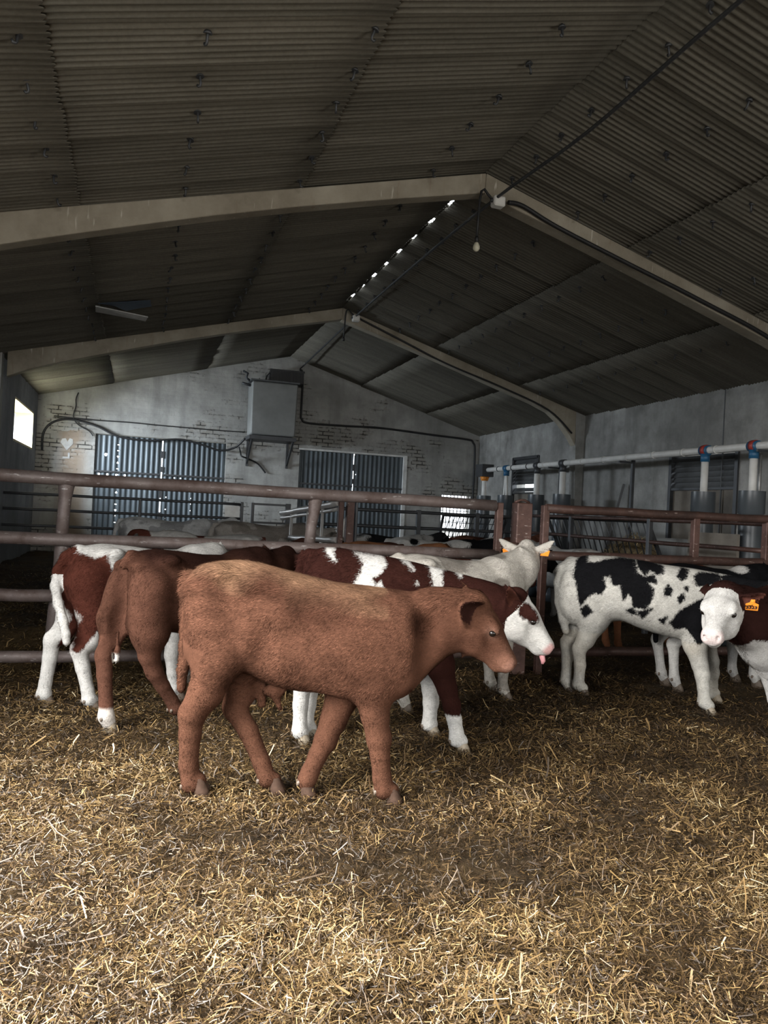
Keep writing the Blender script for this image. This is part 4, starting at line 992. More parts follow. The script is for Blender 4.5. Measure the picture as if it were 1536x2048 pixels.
        if coat.get('head'):
            ht = coat.get('head_t', -.04); w = np.clip((t - ht) / .02, 0, 1) * headw; ph = .08 if coat['head'] == 'D' else -.08
            hb = np.full(n, -1.0)
            for c, r in coat.get('head_blobs', ()): hb = np.maximum(hb, -ell((t, hy, hz), c, r))
            phv = np.where(ph > 0, np.minimum(ph, -hb), np.maximum(ph, hb)) if coat.get('head_blobs') else np.full(n, ph)
            p = p * (1 - w) + phv * w
        for i, (o, a, nn, ww, L, Wm, sg) in enumerate(s.ears):
            sA = (V - o) @ a; v = np.abs((V - o) @ ww); q = (V - o) @ nn; m = (sA > .012) & (sA < L + .03) & (v < Wm * 1.4) & (np.abs(q) < .05)
            if coat.get('ear'): p[m] = .08 if coat['ear'] == 'D' else -.08
            inn = m & (q > .005 + .046 * (v / Wm) ** 2 - .018) & (sA > .03) & (v < Wm * .8)
            ic = np.array(coat.get('ear_inner', lt * .5 if base == 'L' else dk * .6)); L_[inn] = ic; D_[inn] = ic
        for (pts, gz, pale), sk in zip(s.legs, coat.get('socks', (None,) * 4)):
            if sk is None: continue
            d = np.full(n, 9.0)
            for a, b in zip(pts[:-1], pts[1:]): d = np.minimum(d, seg_dist(P, a[:3], b[:3], a[3], b[3]))
            m = d < .018; kind, z0 = sk[0], sk[1]
            if kind == 'L': p[m] = np.minimum(p, P[2] - z0)[m]
            elif kind == 'D': p[m] = np.maximum(p, z0 - P[2])[m]
            else: p[m] = np.minimum(P[2] - z0, sk[2] - P[2])[m]       # dark between two heights
        if s.tailpts is not None and coat.get('tail'):
            Pt, r0, r1 = s.tailpts; d = np.full(n, 9.0)
            for a, b in zip(Pt[:-1], Pt[1:]): d = np.minimum(d, seg_dist(P, a, b, r0, r0))
            m = (d < .012); zc = coat['tail'][1]; p[m] = np.where(P[2] > zc, p if coat['tail'][0] == 'L' else -.08, -.08 if coat['tail'][0] == 'L' else .08)[m]
        ring = coat.get('eye_ring')
        if ring is not None:
            w = (np.exp(-((t - .154) / .034) ** 2 - ((hz - .036) / .030) ** 2) * headw * (np.abs(hy) > .05) * .75)[:, None]; L_ = L_ * (1 - w) + np.array(ring) * w
        mz = coat.get('muzzle')
        if mz is not None:
            w = np.clip((t - .322) / .02, 0, 1) * headw * np.clip((.045 - hz) / .02, 0, 1) * np.clip((hz + .055) / .02, 0, 1); w = w[:, None] * coat.get('muzzle_w', .85)
            L_ = L_ * (1 - w) + np.array(mz) * w; D_ = D_ * (1 - w) + np.array(mz) * w
        for fn in coat.get('tints', ()):
            w, c = fn(s, V, (t, hy, hz)); w = np.clip(w, 0, 1)[:, None]; L_ = L_ * (1 - w) + np.array(c) * w; D_ = D_ * (1 - w) + np.array(c) * w
        return L_, D_, p

# a standing calf in its own coordinates, varied by arguments
def stand(c, fore=(0, 0), hind=(0, 0), width=1.0, tail=True, pale=False, tail_sway=0.0, legs=True):
    S = c.size
    top = [(-.60, .94), (-.57, 1.0), (-.50, 1.045), (-.38, 1.06), (-.2, 1.045), (0, 1.02), (.2, 1.015), (.34, 1.03), (.44, 1.025), (.56, 1.0)]
    bot = [(-.60, .74), (-.54, .62), (-.42, .55), (-.28, .535), (-.1, .50), (.1, .475), (.28, .465), (.42, .485), (.52, .56), (.56, .62)]
    hw = [(-.60, .13), (-.5, .19), (-.36, .215), (-.15, .232), (.05, .238), (.22, .215), (.38, .17), (.5, .135), (.56, .11)]
    c.torso([(a * S, b * S) for a, b in top], [(a * S, b * S) for a, b in bot], [(a * S, b * S * width) for a, b in hw])
    for sg in (-1, 1):
        c.ball(np.array((.36, sg * .085, .80)) * S, (.11 * S, .085 * S, .18 * S), .06); c.ball(np.array((-.37, sg * .155, 1.0)) * S, (.06 * S, .045 * S, .035 * S), .05)
        c.ball(np.array((-.555, sg * .085, .95)) * S, (.045 * S, .045 * S, .04 * S), .05)
        c.subs.append((np.array((-.20, sg * .262, .90)) * S, (.13 * S, .075 * S, .085 * S), None, .05)); c.subs.append((np.array((-.25, sg * .305, .60)) * S, (.045 * S, .10 * S, .11 * S), None, .06))
        c.subs.append((np.array((.23, sg * .29, .66)) * S, (.04 * S, .08 * S, .16 * S), None, .06))
    if legs:
        for sg, dx in ((-1, fore[0]), (1, fore[1])):
            c.leg([tuple(np.array((.37, sg * .095, .66, .10)) * S), tuple(np.array((.36 + dx * .15, sg * .115, .50, .075)) * S), tuple(np.array((.37 + dx * .5, sg * .115, .325, .05)) * S),
                   tuple(np.array((.37 + dx * .55, sg * .115, .28, .044)) * S), tuple(np.array((.365 + dx * .9, sg * .11, .14, .036)) * S), tuple(np.array((.37 + dx, sg * .11, .10, .042)) * S), tuple(np.array((.395 + dx, sg * .11, .06, .037)) * S)], sg, pale)
        for sg, dx in ((-1, hind[0]), (1, hind[1])):
            c.leg([tuple(np.array((-.43, sg * .10, .82, .13)) * S), tuple(np.array((-.37 + dx * .2, sg * .125, .63, .115)) * S), tuple(np.array((-.45 + dx * .45, sg * .12, .47, .068)) * S), tuple(np.array((-.535 + dx * .6, sg * .115, .385, .05)) * S),
                   tuple(np.array((-.525 + dx * .65, sg * .115, .33, .042)) * S), tuple(np.array((-.505 + dx * .92, sg * .11, .15, .037)) * S), tuple(np.array((-.50 + dx, sg * .11, .105, .043)) * S), tuple(np.array((-.472 + dx, sg * .11, .06, .038)) * S)], sg, pale)
    if tail:
        w = tail_sway
        c.tail([np.array(p) * S for p in ((-.57, 0, 1.01), (-.625, w * .3, .93), (-.645, w * .6, .78), (-.635, w * .9, .62), (-.62, w, .48), (-.615, w, .40))], .028, .022)
def std_head(c, yaw=0.0, pitch=-35, lift=0.0, reach=0.0, size=1.0, ears=None, neck=True):
    S = c.size; y = math.radians(yaw); p = math.radians(pitch)
    base = np.array((.50, 0, .86)) * S
    poll = base + np.array((math.cos(y) * (.34 + reach), math.sin(y) * (.34 + reach), .13 + lift)) * S
    d = np.array((math.cos(y * 1.5) * math.cos(p), math.sin(y * 1.5) * math.cos(p), math.sin(p)))
    mid = (base + poll) / 2 + np.array((.03 * math.cos(y), 0, -.01))
    c.neck([(.34 * S, 0, .82 * S, .115 * S, .10 * S), (*base, .098 * S, .085 * S), (*mid, .082 * S, .055 * S), (*(poll - d * .03), .07 * S, .03 * S)])
    c.head(poll, poll + d * .3, size=size * S, ears=ears)

BROWN = dict(light=(.34, .155, .085), dark=(.20, .075, .038))
WHITE = (.64, .62, .585); BLACK = (.008, .008, .009); DRED = (.030, .0105, .008); PINK = (.62, .33, .31)

# ---- the red-brown calf walking across the front
A = Calf((0.775, 3.665), -13.5, 0.0085)
tp = [(369, 1195), (374, 1172), (385, 1150), (405, 1132), (435, 1121), (480, 1119), (530, 1128), (600, 1147), (660, 1163), (740, 1172), (800, 1181), (850, 1186), (900, 1186), (925, 1186)]
bt = [(369, 1330), (400, 1352), (450, 1350), (480, 1338), (500, 1343), (540, 1364), (600, 1380), (650, 1379), (700, 1384), (760, 1398), (800, 1396), (830, 1372), (860, 1340), (895, 1308), (925, 1294)]
wx = lambda c, pts: [(c.P(x, 1250)[0], w) for x, w in pts]
A.torso([A.P(*p)[[0, 2]] for p in tp], [A.P(*p)[[0, 2]] for p in bt], wx(A, [(369, .14), (400, .19), (470, .20), (560, .225), (640, .23), (720, .205), (790, .17), (840, .12), (880, .095), (925, .085)]))
A.leg_px([(425, 1225, .12), (440, 1310, .115), (412, 1385, .078), (384, 1428, .062), (380, 1468, .050), (377, 1530, .044), (383, 1566, .046), (396, 1590, .036)], -.10)
A.leg_px([(470, 1250, .11), (485, 1330, .105), (482, 1385, .07), (470, 1418, .055), (497, 1462, .047), (522, 1522, .042), (534, 1556, .043), (548, 1578, .034)], .10)
A.leg_px([(775, 1270, .10), (748, 1370, .095), (750, 1430, .066), (757, 1478, .056), (760, 1510, .046), (764, 1556, .044), (768, 1578, .045), (782, 1600, .036)], -.085)
A.leg_px([(730, 1310, .09), (690, 1385, .080), (668, 1440, .062), (651, 1478, .054), (636, 1510, .045), (620, 1545, .044), (614, 1560, .044), (611, 1582, .034)], .085)
for sg in (-1, 1):
    c0 = A.P(795, 1290, 0); A.ball((c0[0], sg * .11, c0[2]), (.12, .085, .19), .06)
    c0 = A.P(415, 1180, 0); A.ball((c0[0], sg * .10, c0[2]), (.10, .09, .10), .05)
    A.subs.append((A.P(518, 1192, sg * .25), (.13, .085, .075), None, .045)); A.subs.append((A.P(858, 1275, sg * .170), (.045, .07, .15), None, .06)); A.subs.append((A.P(520, 1318, sg * .275), (.05, .085, .10), None, .06))
    A.ball(A.P(432, 1142, sg * .13), (.07, .05, .035), .05); A.ball(A.P(705, 1300, sg * .13), (.14, .085, .2), .08)
c0 = A.P(548, 1382, 0); A.ball(c0, (.055, .025, .03), .03); A.cone(c0, A.P(560, 1416, 0), .024, .011, .015); A.cone(A.P(522, 1370, .04), A.P(524, 1408, .04), .028, .020, .02)
A.tail([A.P(383, 1150, 0), A.P(374, 1176, 0), A.P(371, 1225, 0), A.P(370, 1290, -.01), A.P(366, 1340, -.01), A.P(363, 1376, -.01)], .026, .022)
A.head(A.P(936, 1226), A.P(1006, 1312) + np.array([0, -.03, 0]), up=(0, 0, 1), size=.90,
       ears={'dir-1': (-.45, -.85, -.14), 'nrm-1': (.12, -1.0, -.05), 'dir1': (-.6, 1, -.1), 'L': .17, 'W': .084, 'org': (.012, .085, .040)})
A.neck([(*A.P(870, 1240), .10, .05), (*A.P(925, 1232), .085, .04)], .06)
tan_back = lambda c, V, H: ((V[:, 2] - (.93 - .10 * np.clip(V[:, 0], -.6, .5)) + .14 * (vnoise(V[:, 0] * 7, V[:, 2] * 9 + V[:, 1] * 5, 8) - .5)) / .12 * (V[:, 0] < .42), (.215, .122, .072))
pale_face = lambda c, V, H: (np.exp(-((H[0] - .33) / .07) ** 2 - (H[2] / .09) ** 2) * .5 * (np.abs(H[1]) < .12), (.155, .08, .055))
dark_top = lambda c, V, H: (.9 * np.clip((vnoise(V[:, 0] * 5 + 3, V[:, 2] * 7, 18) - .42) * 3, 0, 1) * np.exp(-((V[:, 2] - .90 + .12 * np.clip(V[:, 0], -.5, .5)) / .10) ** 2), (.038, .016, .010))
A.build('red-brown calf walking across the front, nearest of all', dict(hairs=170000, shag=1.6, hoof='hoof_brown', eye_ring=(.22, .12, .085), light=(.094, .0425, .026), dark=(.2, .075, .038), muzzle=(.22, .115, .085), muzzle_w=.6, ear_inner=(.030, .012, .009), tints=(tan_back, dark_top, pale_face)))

# ---- the brown calf behind it, seen from its hindquarters
B = Calf((0.435, 5.24), 35, 0.0095, 1.0)
stand(B, legs=False, tail=False, fore=(0, 0))
B.leg_px([(262, 1170, .13), (232, 1240, .11), (222, 1288, .062), (208, 1312, .052), (209, 1350, .044), (212, 1405, .040), (212, 1432, .046), (216, 1456, .042)], .10, True)
B.leg_px([(300, 1180, .13), (300, 1265, .115), (298, 1310, .064), (309, 1345, .052), (325, 1372, .044), (343, 1400, .040), (350, 1415, .044), (360, 1432, .040)], -.10)
for sg, dx in ((-1, -.02), (1, .06)):
    B.leg([(.37, sg * .095, .66, .10), (.36, sg * .115, .50, .075), (.38, sg * .115, .33, .05), (.375, sg * .115, .15, .038), (.38 + dx, sg * .11, .10, .043), (.40 + dx, sg * .11, .06, .038)], sg)
for sg in (-1, 1): B.ball((-.50, sg * .125, .72), (.11, .085, .19), .06)
B.subs.append((np.array((-.63, .0, .72)), (.07, .035, .24), None, .04))
B.tail([(-.55, 0, 1.02), (-.615, -.005, .96), (-.64, -.01, .84), (-.645, -.02, .70), (-.64, -.025, .56), (-.635, -.03, .46), (-.635, -.03, .40)], .036, .016)
std_head(B, 10, -25, -.05)
B.build('brown calf with a white foot behind the front calf, seen from its rump', dict(light=(.108, .049, .032), dark=(.026, .011, .008), muzzle=(.4, .25, .2), socks=(None,) * 4,
        tints=(lambda c, V, H: (.95 * np.clip((V[:, 2] - .80 - .12 * vnoise(V[:, 0] * 6, V[:, 2] * 8, 51)) / .12, 0, 1) * np.clip((V[:, 0] + .58) / .08, 0, 1), (.026, .011, .008)), lambda c, V, H: (.7 * np.exp(-((np.abs(V[:, 1]) - .055) / .03) ** 2) * (V[:, 0] < -.50) * (V[:, 2] > .55), (.05, .022, .014)), lambda c, V, H: ((.13 - V[:, 2]) / .02 * (V[:, 0] < -.5), (.66, .6, .54)), lambda c, V, H: ((.445 - V[:, 2]) / .02 * (seg_dist(V.T, np.array([-.635, -.03, .46]), np.array([-.635, -.03, .40]), .022, .022) < .008), (.68, .64, .58)))))

# ---- the leftmost calf, white backed with dark red thighs
C_ = Calf((0.13, 5.645), 30, 0.0095, 1.0)
stand(C_, legs=False, tail=False)
C_.leg_px([(172, 1160, .13), (190, 1230, .112), (180, 1282, .066), (158, 1300, .053), (166, 1335, .046), (175, 1378, .040), (178, 1398, .044), (184, 1416, .040)], -.08)
C_.leg_px([(150, 1160, .12), (146, 1230, .10), (125, 1268, .064), (104, 1280, .052), (100, 1315, .046), (91, 1365, .040), (87, 1388, .045), (90, 1408, .041)], .08)
C_.leg_px([(360, 1200, .09), (350, 1270, .07), (344, 1310, .052), (346, 1345, .042), (350, 1375, .042), (356, 1390, .038)], -.1)
C_.leg([(.37, .095, .66, .10), (.36, .115, .50, .075), (.37, .115, .325, .05), (.365, .11, .14, .037), (.37, .11, .10, .042), (.395, .11, .06, .037)], 1)
C_.tail([(-.55, 0, 1.02), (-.61, .04, .97), (-.645, .07, .88), (-.665, .05, .78), (-.68, -.03, .68), (-.68, -.11, .58), (-.675, -.145, .50), (-.67, -.15, .45)], .034, .024)
std_head(C_, -5, -40, -.30)
C_.build('leftmost calf, white back and dark red thighs, against the pen fence', dict(light=WHITE, dark=(.075, .024, .016), muzzle=PINK,
         polys=[([(108, 1080), (136, 1083), (180, 1110), (194, 1118), (214, 1108), (220, 1140), (212, 1190), (200, 1240), (180, 1280), (158, 1306), (146, 1306), (160, 1262), (165, 1235), (150, 1215), (136, 1250), (108, 1268), (96, 1262), (122, 1215), (120, 1150)], -.15)],
         tail=('L', .86), tints=(lambda c, V, H: ((V[:, 2] - .86) / .02 * (V[:, 0] < -.57), (.075, .024, .016)),)))

# ---- the dark red and white calf with the white face
D_ = Calf((1.42, 4.46), -14, 0.009)
tp = [(604, 1150), (606, 1130), (612, 1110), (640, 1094), (680, 1095), (720, 1103), (770, 1112), (820, 1122), (860, 1132), (900, 1142), (940, 1152), (980, 1166), (1005, 1178)]
bt = [(604, 1225), (640, 1290), (700, 1325), (750, 1340), (800, 1345), (850, 1340), (885, 1318), (915, 1296), (950, 1280), (1005, 1262)]
D_.torso([D_.P(*p)[[0, 2]] for p in tp], [D_.P(*p)[[0, 2]] for p in bt], wx(D_, [(604, .14), (630, .19), (690, .21), (760, .23), (820, .21), (860, .16), (900, .11), (950, .09), (1005, .08)]))
D_.leg_px([(645, 1200, .13), (640, 1290, .11), (622, 1345, .066), (605, 1372, .052), (601, 1410, .045), (600, 1446, .041), (599, 1462, .045), (603, 1482, .041)], -.10, True)
D_.leg_px([(660, 1200, .13), (660, 1290, .11), (640, 1345, .066), (622, 1372, .05), (618, 1410, .043), (614, 1440, .039), (614, 1455, .043), (620, 1470, .039)], .10, True)
D_.leg_px([(865, 1250, .10), (880, 1330, .085), (895, 1380, .058), (903, 1412, .05), (909, 1440, .043), (913, 1465, .041), (914, 1478, .046), (921, 1495, .042)], -.09, True)
D_.leg_px([(855, 1260, .10), (860, 1335, .08), (862, 1380, .055), (861, 1405, .047), (860, 1430, .042), (858, 1448, .045), (862, 1466, .041)], .09, True)
D_.tail([D_.P(618, 1106, 0), D_.P(604, 1120, 0), D_.P(598, 1150, 0), D_.P(598, 1200, 0), D_.P(600, 1260, 0), D_.P(602, 1300, 0)], .03, .022)
D_.head(D_.P(1020, 1212), D_.P(1080, 1278) + np.array([0, -.02, 0]), size=.97, ears={'dir-1': (-.75, -.7, .05), 'nrm-1': (.35, -.75, -.8), 'L': .16, 'W': .046})
D_.neck([(*D_.P(960, 1215), .09, .05), (*D_.P(1010, 1215), .08, .035)], .06)
zz = lambda pts, s_=2.695, ox=560, oy=1060: [(ox + x / s_, oy + y / s_) for x, y in pts]
D_.build('dark red and white calf with a white face and pink nose, licking out its tongue', dict(light=WHITE, dark=DRED, base='D', muzzle=PINK, head='L', head_t=.005,
         head_blobs=[((.115, -.09, .055), (.062, .05, .042)), ((.075, -.09, .05), (.05, .05, .055)), ((.115, .09, .055), (.062, .05, .042))], ear='D', ear_inner=(.05, .018, .012),
         polys=[(zz(q), -.12) for q in ([(245, 75), (305, 92), (290, 120), (308, 168), (288, 168), (268, 140), (248, 118)],
                [(400, 122), (560, 145), (582, 185), (548, 230), (500, 255), (510, 290), (540, 275), (560, 310), (450, 330), (390, 300), (440, 215), (452, 170)],
                [(640, 150), (700, 172), (735, 215), (722, 222), (690, 190)], [(812, 188), (905, 195), (922, 213), (888, 226), (872, 345), (835, 345), (820, 240)],
                [(962, 235), (1000, 222), (1012, 240), (985, 264)], [(735, 275), (745, 292), (730, 292)])],
         socks=(('L', .46), ('L', .46), ('B', .185, .62), ('L', .5))))
m = MB(); q = [D_.W_(.33, 0, -.055), D_.W_(.37, 0, -.066), D_.W_(.395, -.008, -.082), D_.W_(.405, -.01, -.098)]; m.tube(q, [.016, .018, .015, .007], 10); m.build('tongue', mat_plain('tongue_pink', (.55, .25, .26), .4, 0, .1, 20, .05), D_.root)

# ---- the pale grey calf looking away over the fence
E_ = Calf((2.27, 5.20), 13, 0.0095, 1.02)
stand(E_, tail=False, fore=(.0, .06))
E_.tail([np.array(p) for p in ((-.53, 0, 1.05), (-.62, 0, 1.01), (-.665, 0, .90), (-.67, 0, .75), (-.65, 0, .55), (-.64, 0, .42))], .034, .022)
ph = E_.loc(on_y(1052, 1112, 5.42)); dh = np.array([.55, .55, -.22])
E_.neck([(.34, 0, .84, .115, .10), (.50, .03, .90, .10, .08), (*((np.array([.5, .03, .93]) + ph) / 2 + (.03, -.02, -.02)), .085, .05), (*(ph - (0.02, 0, .05)), .075, .04)])
E_.head(ph, ph + unit(dh) * .3, size=.98, ears={'dir-1': (-.35, -1, .42), 'dir1': (-.35, 1, .35), 'nrm-1': (.8, -.3, -.3), 'nrm1': (.8, .3, -.3), 'L': .17, 'W': .044})
E_.build('pale grey calf with two orange ear tags looking away at the fence', dict(light=(.56, .52, .46), dark=(.30, .27, .235), muzzle=(.3, .22, .2), spots=(5.0, .60, 3.1), ear='L', ear_inner=(.12, .08, .07)), tags=((0, None), (1, None)))

# ---- the black and white calf on the right
F_ = Calf((3.87, 5.15), -34, 0.009)
tp = [(1110, 1170), (1117, 1148), (1130, 1128), (1150, 1116), (1170, 1110), (1240, 1113), (1280, 1120), (1320, 1128), (1380, 1136), (1420, 1143), (1460, 1150), (1500, 1157), (1545, 1164), (1580, 1170)]
bt = [(1110, 1215), (1135, 1248), (1180, 1255), (1222, 1243), (1245, 1238), (1265, 1250), (1300, 1263), (1340, 1273), (1375, 1283), (1405, 1292), (1440, 1283), (1480, 1262), (1545, 1240), (1580, 1236)]
F_.torso([F_.P(*p)[[0, 2]] for p in tp], [F_.P(*p)[[0, 2]] for p in bt], wx(F_, [(1110, .14), (1140, .195), (1200, .21), (1280, .235), (1340, .225), (1390, .18), (1430, .13), (1480, .10), (1580, .085)]))
F_.leg_px([(1185, 1180, .13), (1188, 1240, .11), (1172, 1280, .066), (1158, 1300, .053), (1160, 1330, .046), (1158, 1356, .041), (1156, 1368, .046), (1165, 1386, .042)], -.09)
F_.leg_px([(1170, 1180, .12), (1165, 1240, .10), (1145, 1270, .062), (1133, 1288, .05), (1134, 1318, .044), (1132, 1348, .04), (1131, 1360, .044), (1137, 1379, .04)], .09)
F_.leg_px([(1392, 1230, .10), (1390, 1290, .085), (1400, 1330, .060), (1404, 1350, .052), (1407, 1378, .044), (1408, 1396, .043), (1408, 1404, .047), (1417, 1421, .043)], -.09, True)
F_.leg_px([(1400, 1230, .09), (1412, 1290, .075), (1424, 1322, .054), (1425, 1345, .046), (1424, 1370, .042), (1423, 1386, .045), (1429, 1402, .041)], .09, True)
F_.tail([F_.P(1140, 1122, 0), F_.P(1124, 1136, -.03), F_.P(1116, 1165, -.05), F_.P(1118, 1205, -.06), F_.P(1126, 1240, -.07), F_.P(1132, 1262, -.07)], .036, .030)
F_.head(F_.P(1610, 1200), F_.P(1670, 1270), size=1.0)
z6 = lambda pts: zz(pts, 3.227, 1060, 1060)
F_.build('black and white calf standing broadside on the right, white tail and legs', dict(light=(.57, .55, .50), dark=BLACK, base='L', grow=.006, muzzle=PINK, head='L',
         polys=[(z6(q), -.14) for q in (
             [(330, 160), (300, 200), (283, 300), (300, 330), (318, 440), (330, 480), (370, 430), (420, 400), (460, 410), (490, 360), (478, 300), (520, 290), (535, 350), (585, 350), (600, 450), (632, 400), (660, 430), (665, 490), (745, 500), (785, 440), (795, 380), (755, 330), (815, 340), (805, 290), (735, 300), (692, 275), (680, 195), (590, 180), (480, 195), (420, 215), (375, 205), (372, 170)],
             [(330, 505), (365, 475), (405, 520), (350, 562)], [(690, 195), (790, 208), (865, 240), (862, 280), (820, 285), (780, 258), (740, 292), (700, 240)],
             [(985, 245), (1032, 262), (1010, 312), (978, 322), (952, 300)], [(1062, 302), (1100, 278), (1230, 288), (1243, 330), (1140, 362), (1078, 358)], [(1243, 300), (1560, 285), (1560, 420), (1370, 400), (1252, 372)],
             [(890, 352), (913, 380), (902, 418), (868, 416), (868, 375)], [(948, 432), (988, 405), (992, 440), (960, 464)], [(994, 368), (1018, 362), (1012, 392)],
             [(900, 592), (960, 520), (1040, 475), (1115, 440), (1135, 500), (1125, 700), (1080, 738), (1040, 672), (1000, 620), (935, 635)],
             [(618, 510), (662, 498), (692, 540), (650, 535)], [(690, 520), (785, 500), (725, 565)], [(828, 572), (882, 552), (862, 598)])],
         socks=(None, None, None, None), tints=(lambda c, V, H: (.35 * (V[:, 2] < .5) * (vnoise(V[:, 0] * 9, V[:, 2] * 9, 3)), (.60, .50, .36)),)))

# ---- a second black and white calf behind it
G_ = Calf((4.83, 5.50), 4, 0.010, 1.0)
stand(G_, fore=(.02, .0), hind=(-.0, .06)); std_head(G_, 5, -30, -.02)
G_.build('black and white calf mostly hidden behind the broadside black and white calf', dict(light=WHITE, dark=BLACK, base='D', muzzle=PINK, blobs=[((.2, 0, 1.04), (.1, .2, .06)), ((-.3, .0, .5), (.3, .4, .14))],
         socks=(('L', .62), ('L', .62), ('L', .62), ('L', .62))))

# ---- the white-faced calf at the right edge
H_ = Calf((4.28, 3.97), 198, 0.0085, 0.93)
top = [(-.60, .94), (-.50, 1.04), (-.38, 1.05), (-.2, 1.03), (0, 1.01), (.2, 1.0), (.34, 1.0), (.46, .97), (.56, .93)]
bot = [(-.60, .74), (-.54, .62), (-.42, .55), (-.28, .53), (-.1, .50), (.1, .47), (.28, .45), (.42, .455), (.52, .55), (.56, .62)]
stand(H_, tail=True, fore=(-.26, -.26))
hp = H_.loc(on_y(1447, 1210, 3.62)); hn = H_.loc(on_y(1424, 1272, 3.44))
H_.neck([(.34, 0, .73, .13, .11), (.50, .0, .74, .125, .13), (.62, .0, .77, .12, .10), (*((np.array([.62, .0, .84]) + hp) / 2 + (0, 0, -.03)), .10, .06), (*(hp - unit(hn - hp) * .04), .085, .03)])
H_.head(hp, hn, size=.93, ears={'dir1': (-.25, 1, .10), 'dir-1': (-.9, -.35, -.15), 'nrm1': (.9, .1, -.2), 'nrm-1': (.9, -.1, -.2), 'L': .17, 'W': .042})
H_.build('white-faced dark brown calf looking at the camera from the right edge', dict(light=(.50, .485, .46), dark=(.026, .010, .008), base='D', muzzle=(.55, .42, .40), muzzle_w=.6, head='L', head_t=-.05, ear='D', ear_inner=(.08, .03, .022),
         xz=[[(.9, .30), (-.1, .30), (-.1, .58), (.25, .60), (.40, .56), (.52, .58), (.62, .70), (.9, .72)]], socks=(('L', .7),) * 4), tags=((1, '3323'),))

# ---- the calves of the far pen
def far_calf(label, x, y, head, coat, size=1.0, yaw=0, pitch=-30, lift=0.0, reach=0.0):
    c = Calf((x, y), head, 0.017, size); stand(c, tail_sway=.03); std_head(c, yaw, pitch, lift, reach); return c.build(label, coat, details=False, group='calves in the far pen')
GREY = dict(light=(.72, .72, .71), dark=(.42, .42, .42), spots=(6.0, .58, 1.3)); TAUPE = dict(light=(.45, .41, .37), dark=(.27, .24, .21), spots=(5.0, .5, 2.2))
far_calf('pale grey calf in the far pen before the left metal doors', .42, 11.2, 2, GREY, 1.08, 10, -20, -.02)
far_calf('taupe grey calf in the far pen right of the pale grey one', 1.62, 10.25, 4, TAUPE, 1.1, 5, -25, -.1)
far_calf('red and white calf with lowered head between the two grey calves', .86, 9.0, 178, dict(light=WHITE, dark=(.12, .04, .028), base='L', head='D', ear='D', spots=(3.0, .62, 4.4)), .98, 0, -45, -.05)
far_calf('black and white calf behind the taupe grey calf', 1.3, 12.2, 172, dict(light=WHITE, dark=BLACK, base='D', spots=(4.0, .45, 5.1)), .95)
far_calf('dark brown calf with its head beside the leaning fence post', 2.75, 9.35, 185, dict(light=(.12, .05, .035), dark=(.05, .024, .018), spots=(4, .5, 1.7)), .94, 0, -10, -.05)
far_calf('orange-brown calf in the far pen beside the dark double post', 2.72, 7.95, -8, dict(light=(.30, .13, .06), dark=(.10, .04, .02), spots=(3, .62, .7)), .99, 0, -35, -.1)
far_calf('dark red calf with a white stripe right of the orange-brown calf', 2.95, 7.30, -4, dict(light=WHITE, dark=(.07, .022, .016), base='D', spots=(3, .36, 2.9)), .93, 0, -30, -.05)
far_calf('black calf with a white patch standing deepest in the middle group', 3.55, 10.75, 4, dict(light=(.45, .44, .42), dark=(.022, .021, .022), spots=(3.5, .38, 6.0)), 1.0)
far_calf('black and white calf with a broad white back in the middle group', 3.75, 9.55, -15, dict(light=WHITE, dark=BLACK, spots=(3.6, .47, 7.3)), 1.0)
far_calf('black calf with a white shoulder nearest in the middle group', 3.85, 8.15, 2, dict(light=WHITE, dark=BLACK, spots=(3.2, .40, 8.7)), .95, 10, -25)
far_calf('shaggy red-brown calf standing below the meshed hay rack', 4.95, 10.3, 4, dict(light=(.13, .055, .035), dark=(.06, .026, .018), spots=(4, .5, 3.8)), 1.04, 0, -30)
far_calf('orange-brown calf before the slanted bar hay rack on the right', 5.42, 7.15, 3, dict(light=(.24, .10, .05), dark=(.10, .04, .022), spots=(4, .6, 4.1)), .96, 0, -40, -.15)
far_calf('white calf seen behind the thick square gate post', 5.5, 9.0, 100, dict(light=WHITE, dark=(.4, .38, .35), spots=(3, .7, 5.7)), .98)
far_calf('white calf close behind the pen fence in the gap above the front calf', 1.28, 7.15, 96, dict(light=WHITE, dark=(.4, .37, .34), spots=(3, .7, 6.6)), .84, 0, -30, -.05)
far_calf('dark grey calf close behind the pen fence near the middle post', 1.98, 7.2, 80, dict(light=(.10, .10, .10), dark=(.03, .03, .03), spots=(5, .5, 7.1)), .88)
far_calf('dark red calf close behind the pen fence right of the leftmost calf', .62, 7.2, 95, dict(light=(.45, .40, .36), dark=(.10, .03, .024), base='D', spots=(3, .3, 8.2)), .90)
far_calf('white-faced calf looking through the pale sloping rails', 3.15, 12.55, -95, dict(light=WHITE, dark=BLACK, base='D', head='L', spots=(3, .4, 9.1)), .98, 0, -30, .05)
far_calf('red-brown calf behind the pale sloping rails', 2.35, 12.6, -85, dict(light=(.22, .09, .05), dark=(.10, .04, .02), spots=(3, .6, 9.9)), .98, 0, -25, .05)

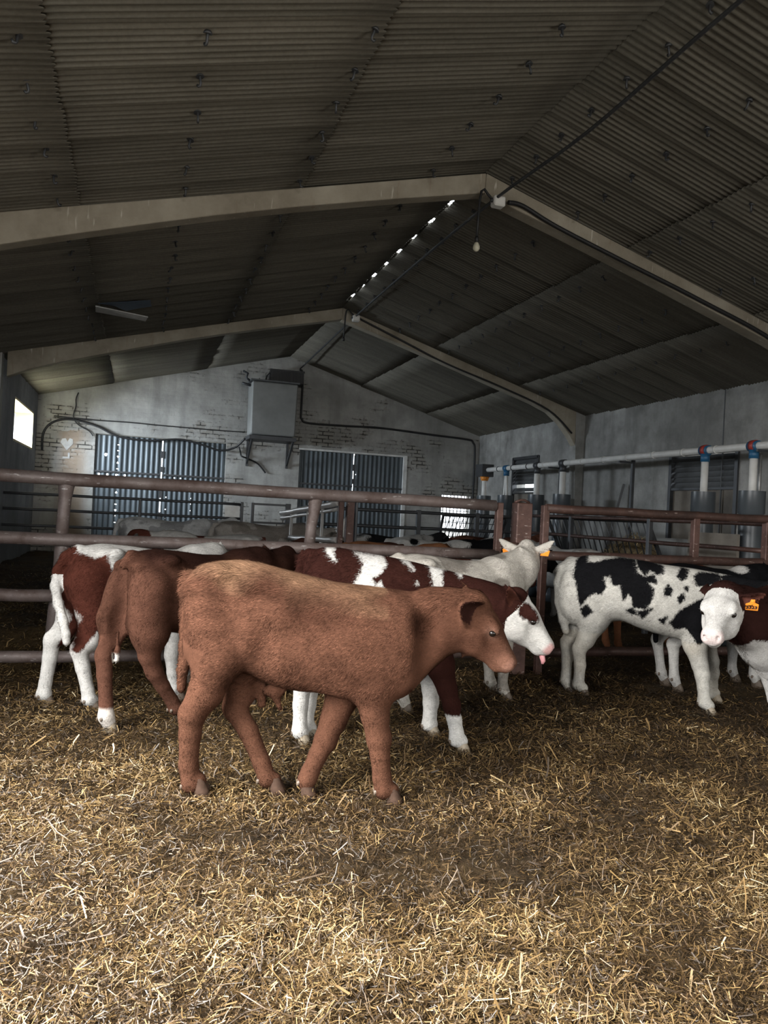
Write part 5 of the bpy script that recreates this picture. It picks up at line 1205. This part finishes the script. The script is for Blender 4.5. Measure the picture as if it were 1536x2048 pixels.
# ================================================================== STRAW BEDDING (one loose mass)
def straw_bed():
    P = []
    # density falls with distance; only the part of the pen the picture could show, with a margin
    bands = ((1.4, 2.6, 30000), (2.6, 3.6, 21000), (3.6, 5.0, 12000), (5.0, 6.8, 6000), (6.8, 9.5, 1600), (9.5, 13.0, 350))
    for r0, r1, dens in bands:
        a0, a1 = math.radians(17.8 - 34), math.radians(17.8 + 34); n = int(dens * (a1 - a0) / 2 * (r1 ** 2 - r0 ** 2))
        r = np.sqrt(RNG.uniform(r0 ** 2, r1 ** 2, n)); a = RNG.uniform(a0, a1, n); x = r * np.sin(a); y = r * np.cos(a)
        k = (x > XL + .05) & (x < XR - .05); P.append(np.stack([x[k], y[k], r[k]], 1))
    P = np.concatenate(P)
    clump = vnoise(P[:, 0] * 2.2, P[:, 1] * 2.2, 11) * .6 + vnoise(P[:, 0] * 6, P[:, 1] * 6, 12) * .4
    P = P[RNG.random(len(P)) < np.clip(.35 + 1.1 * clump, 0, 1)]; n = len(P)
    clump = vnoise(P[:, 0] * 2.2, P[:, 1] * 2.2, 11) * .6 + vnoise(P[:, 0] * 6, P[:, 1] * 6, 12) * .4
    x, y, r = P.T
    L = RNG.lognormal(-3.65, .5, n).clip(.008, .10); W = RNG.uniform(.0006, .0017, n) * (1 + .35 * (r > 3.4) + .5 * (r > 5)); wide = RNG.random(n) < .03; W[wide] *= 1.9; L[wide] *= 2.0
    th = RNG.uniform(0, 2 * np.pi, n) + 1.2 * (vnoise(x * 3, y * 3, 13) - .5); tilt = RNG.normal(0, .38, n)
    z = floor_h(x, y) + RNG.uniform(-.006, .024, n) + .012 * clump + np.abs(np.sin(tilt)) * L * .4
    dx, dy, dz = np.cos(th) * np.cos(tilt), np.sin(th) * np.cos(tilt), np.sin(tilt)
    nx, ny = -np.sin(th), np.cos(th); bend = RNG.normal(0, .10, n) * L; roll = RNG.uniform(-.9, .9, n)
    V = np.zeros((n, 6, 3), np.float32)
    for i, u in enumerate((-.5, 0., .5)):
        cx = x + dx * L * u + nx * bend * (1 - 4 * u * u); cy = y + dy * L * u + ny * bend * (1 - 4 * u * u); cz = z + dz * L * u + bend * .3 * (1 - 4 * u * u)
        for j, sgn in enumerate((-1, 1)):
            V[:, i * 2 + j] = np.stack([cx + nx * W * sgn * np.cos(roll), cy + ny * W * sgn * np.cos(roll), cz + sgn * W * np.sin(roll)], 1)
    b = np.arange(n)[:, None] * 6; Q = np.concatenate([b + np.array([0, 2, 3, 1]), b + np.array([2, 4, 5, 3])])
    pal = np.array([(.024, .014, .006), (.058, .033, .013), (.115, .069, .026), (.20, .128, .050), (.31, .215, .098), (.50, .41, .26)])
    straw_tone = np.clip(.28 + .8 * (clump - .45) + RNG.normal(0, .27, n) - .20 * np.clip((x - .9) / 1.5, 0, 1) * np.clip((y - 2.6) / 1.2, 0, 1) - .02, 0, 1); ci = straw_tone * 5; i0 = ci.astype(int).clip(0, 4); f = (ci - i0)[:, None]  # blade colour: paler in clumps, varied at random, darker towards the right rear
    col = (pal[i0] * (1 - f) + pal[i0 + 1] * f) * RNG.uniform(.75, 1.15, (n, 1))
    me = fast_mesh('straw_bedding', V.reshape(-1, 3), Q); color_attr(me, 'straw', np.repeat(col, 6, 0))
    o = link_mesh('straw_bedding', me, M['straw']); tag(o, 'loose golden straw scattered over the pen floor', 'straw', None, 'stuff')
straw_bed()
